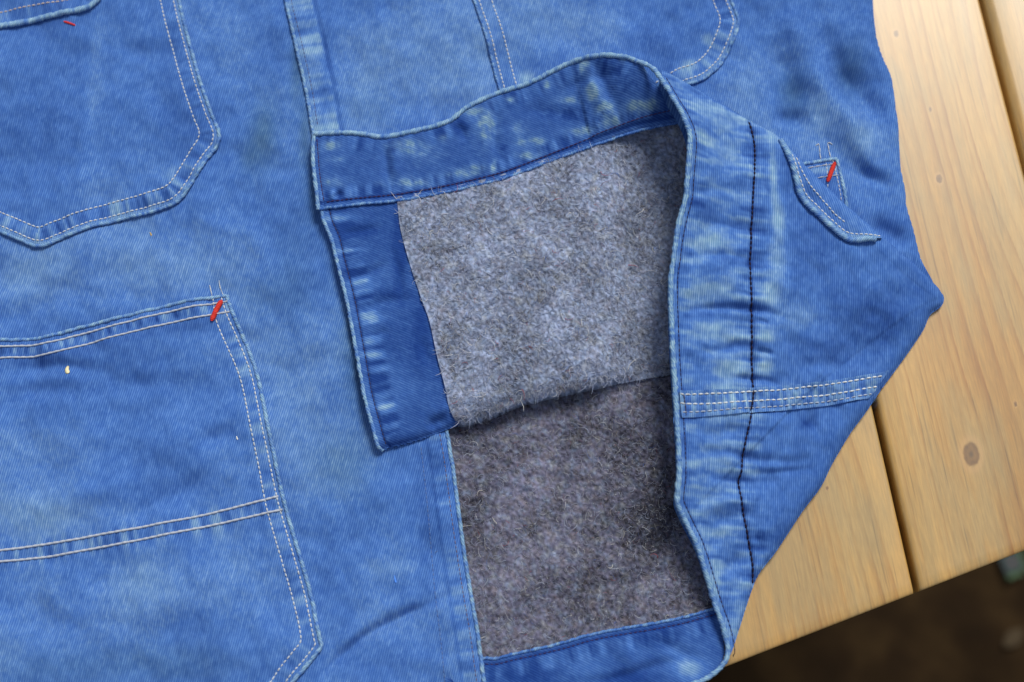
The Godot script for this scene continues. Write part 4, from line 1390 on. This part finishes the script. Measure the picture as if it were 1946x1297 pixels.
	var ps := cloth("pocket_corner", jacket, denim, pp,
		func(q: Vector2, d: float, s: float) -> float:
			pc.near(q)
			return xh.at(q) + 2.8 - 0.5 * exp(-pc.d / 1.2) - 0.4 * (exp(-pow((pc.d - 4.5) / 0.9, 2.0))),
		func(q: Vector2, d: float, s: float, h: float) -> Color:
			pc.near(q)
			return dye(0.50 + 0.8 * grain(q) + 0.25 * band(pc.d, -1.0, 3.0, 1.0)), 0.9, 0.6, 3.0)
	edge_fold("edge_fold", ps.node, denim, pc, func(q, s): return ps.at(q) - 0.4, 2.0, 0.85)
	stitches("stitching", ps.node, threadm, trace([1503, 296, 1512, 322, 1522, 350, 1532, 372, 1552, 395, 1584, 424, 1612, 444, 1645, 447, 1672, 449], 20.0), ps, WHITE, 0.52, 3.2)
	stitches("stitching", ps.node, threadm, trace([1512, 302, 1524, 330, 1540, 358, 1562, 384, 1584, 408, 1604, 424], 20.0), ps, WHITE, 0.52, 3.2)

	# the hem edge itself, one worn fold from the front corner over the ridge to the back
	edge_fold("hem_edge", jacket, denim, hem, func(q, s): return hem.val_at(s), 1.75, 0.90, 0.16)

# ---------------------------------------------------------------- lint and litter
func build_bits() -> void:
	fleck("cream_fleck", "small cream fleck on the lower left pocket below its top edge", [127, 694, 125, 702, 129, 710], 2.1, lin(226, 216, 176), shPocket)
	fleck("blue_fleck", "tiny bright blue fleck beside the lower front edge", [749, 1094, 750, 1101, 752, 1108], 0.85, lin(90, 150, 245), shL)
	fleck("white_fleck", "tiny white speck of lint near the right rim of the lower pocket", [449, 829, 450, 833, 451, 836], 0.7, lin(225, 225, 215), shPocket)
	fleck("tan_fleck", "tiny tan speck between the two left pockets", [281, 437, 283, 441, 284, 444], 0.7, lin(190, 160, 90), shL)
	# on the ground, out of focus
	var teal := StandardMaterial3D.new()
	teal.albedo_color = Color(0.13, 0.19, 0.20)
	teal.roughness = 0.6
	var green := StandardMaterial3D.new()
	green.albedo_color = Color(0.22, 0.32, 0.2)
	green.roughness = 0.7
	var w := node3("crumpled_wrapper", self)
	w.set_meta("label", "small green edged wrapper on the dark ground beyond the table end")
	w.set_meta("category", "wrapper")
	var q := pl(1921, 1066, -735.0)
	w.position = Vector3(q.x, -738.0, q.y) * MM
	w.rotation.y = 0.35
	w.scale = Vector3.ONE * 0.62
	leaf_patch("sheet", w, teal, 34.0, 42.0, Vector2(0, 0), 3)
	leaf_patch("green_border", w, green, 7.0, 52.0, Vector2(21.5, 0), 5)
	leaf_patch("green_border", w, green, 30.0, 9.0, Vector2(-2, 26.5), 7)
	var pinkm := StandardMaterial3D.new()
	pinkm.albedo_color = Color(0.5, 0.38, 0.38)
	leaf_patch("pink_print", w, pinkm, 7.0, 6.0, Vector2(2, 4), 3, 1.2)
	var brown := StandardMaterial3D.new()
	brown.albedo_color = Color(0.24, 0.19, 0.11)
	brown.roughness = 0.9
	var lf := node3("dry_leaf", self)
	lf.set_meta("label", "dry brown leaf lying on the bare earth")
	lf.set_meta("category", "leaf")
	var q2 := pl(1926, 1213, -738.0)
	lf.position = Vector3(q2.x, -740.0, q2.y) * MM
	lf.rotation.y = 0.7
	leaf_patch("blade", lf, brown, 30.0, 18.0, Vector2.ZERO, 11, 0.0, true)

func leaf_patch(called: String, parent: Node3D, m: Material, a: float, b: float, off: Vector2, sd: int, lift := 0.0, pointed := false) -> void:
	var P := PackedVector3Array()
	var N := PackedVector3Array()
	var I := PackedInt32Array()
	var n := 9
	for j in n:
		for i in n:
			var x := (i / (n - 1.0) - 0.5) * a
			var z := (j / (n - 1.0) - 0.5) * b
			if pointed:
				z *= cos((i / (n - 1.0) - 0.5) * PI * 0.96)
			P.append(Vector3(x + off.x, 4.0 + lift + 5.0 * n_mid.get_noise_2d((x + off.x) * 0.8, (z + off.y) * 0.8 + 11.0), z + off.y) * MM)
			N.append(Vector3.UP)
	for j in n - 1:
		for i in n - 1:
			var k := j * n + i
			I.append_array([k, k + 1, k + n + 1, k, k + n + 1, k + n])
	(m as StandardMaterial3D).cull_mode = BaseMaterial3D.CULL_DISABLED
	put(called, parent, arrays_mesh(P, N, PackedColorArray(), PackedVector2Array(), I), m)

func fleck(called: String, label: String, a: Array, r: float, col: Color, sh: Sheet) -> void:
	var c := trace(a, 11.0, 5)
	var L := PackedVector3Array()
	var n := c.p.size()
	for k in n:
		L.append(Vector3(c.p[k].x, sh.at(c.p[k]) + r * 0.25, c.p[k].y))
	var o := cord(called, self, threadm, L, func(k): return r * (0.45 + 0.55 * float(k) / n) * sqrt(maxf(0.08, 1.0 - pow(absf(2.0 * k / (n - 1.0) - 1.0), 4.0))), func(k): return col, 7, 0.5)
	o.set_meta("label", label)
	o.set_meta("category", "lint")
	o.set_meta("group", "lint flecks on the jacket")
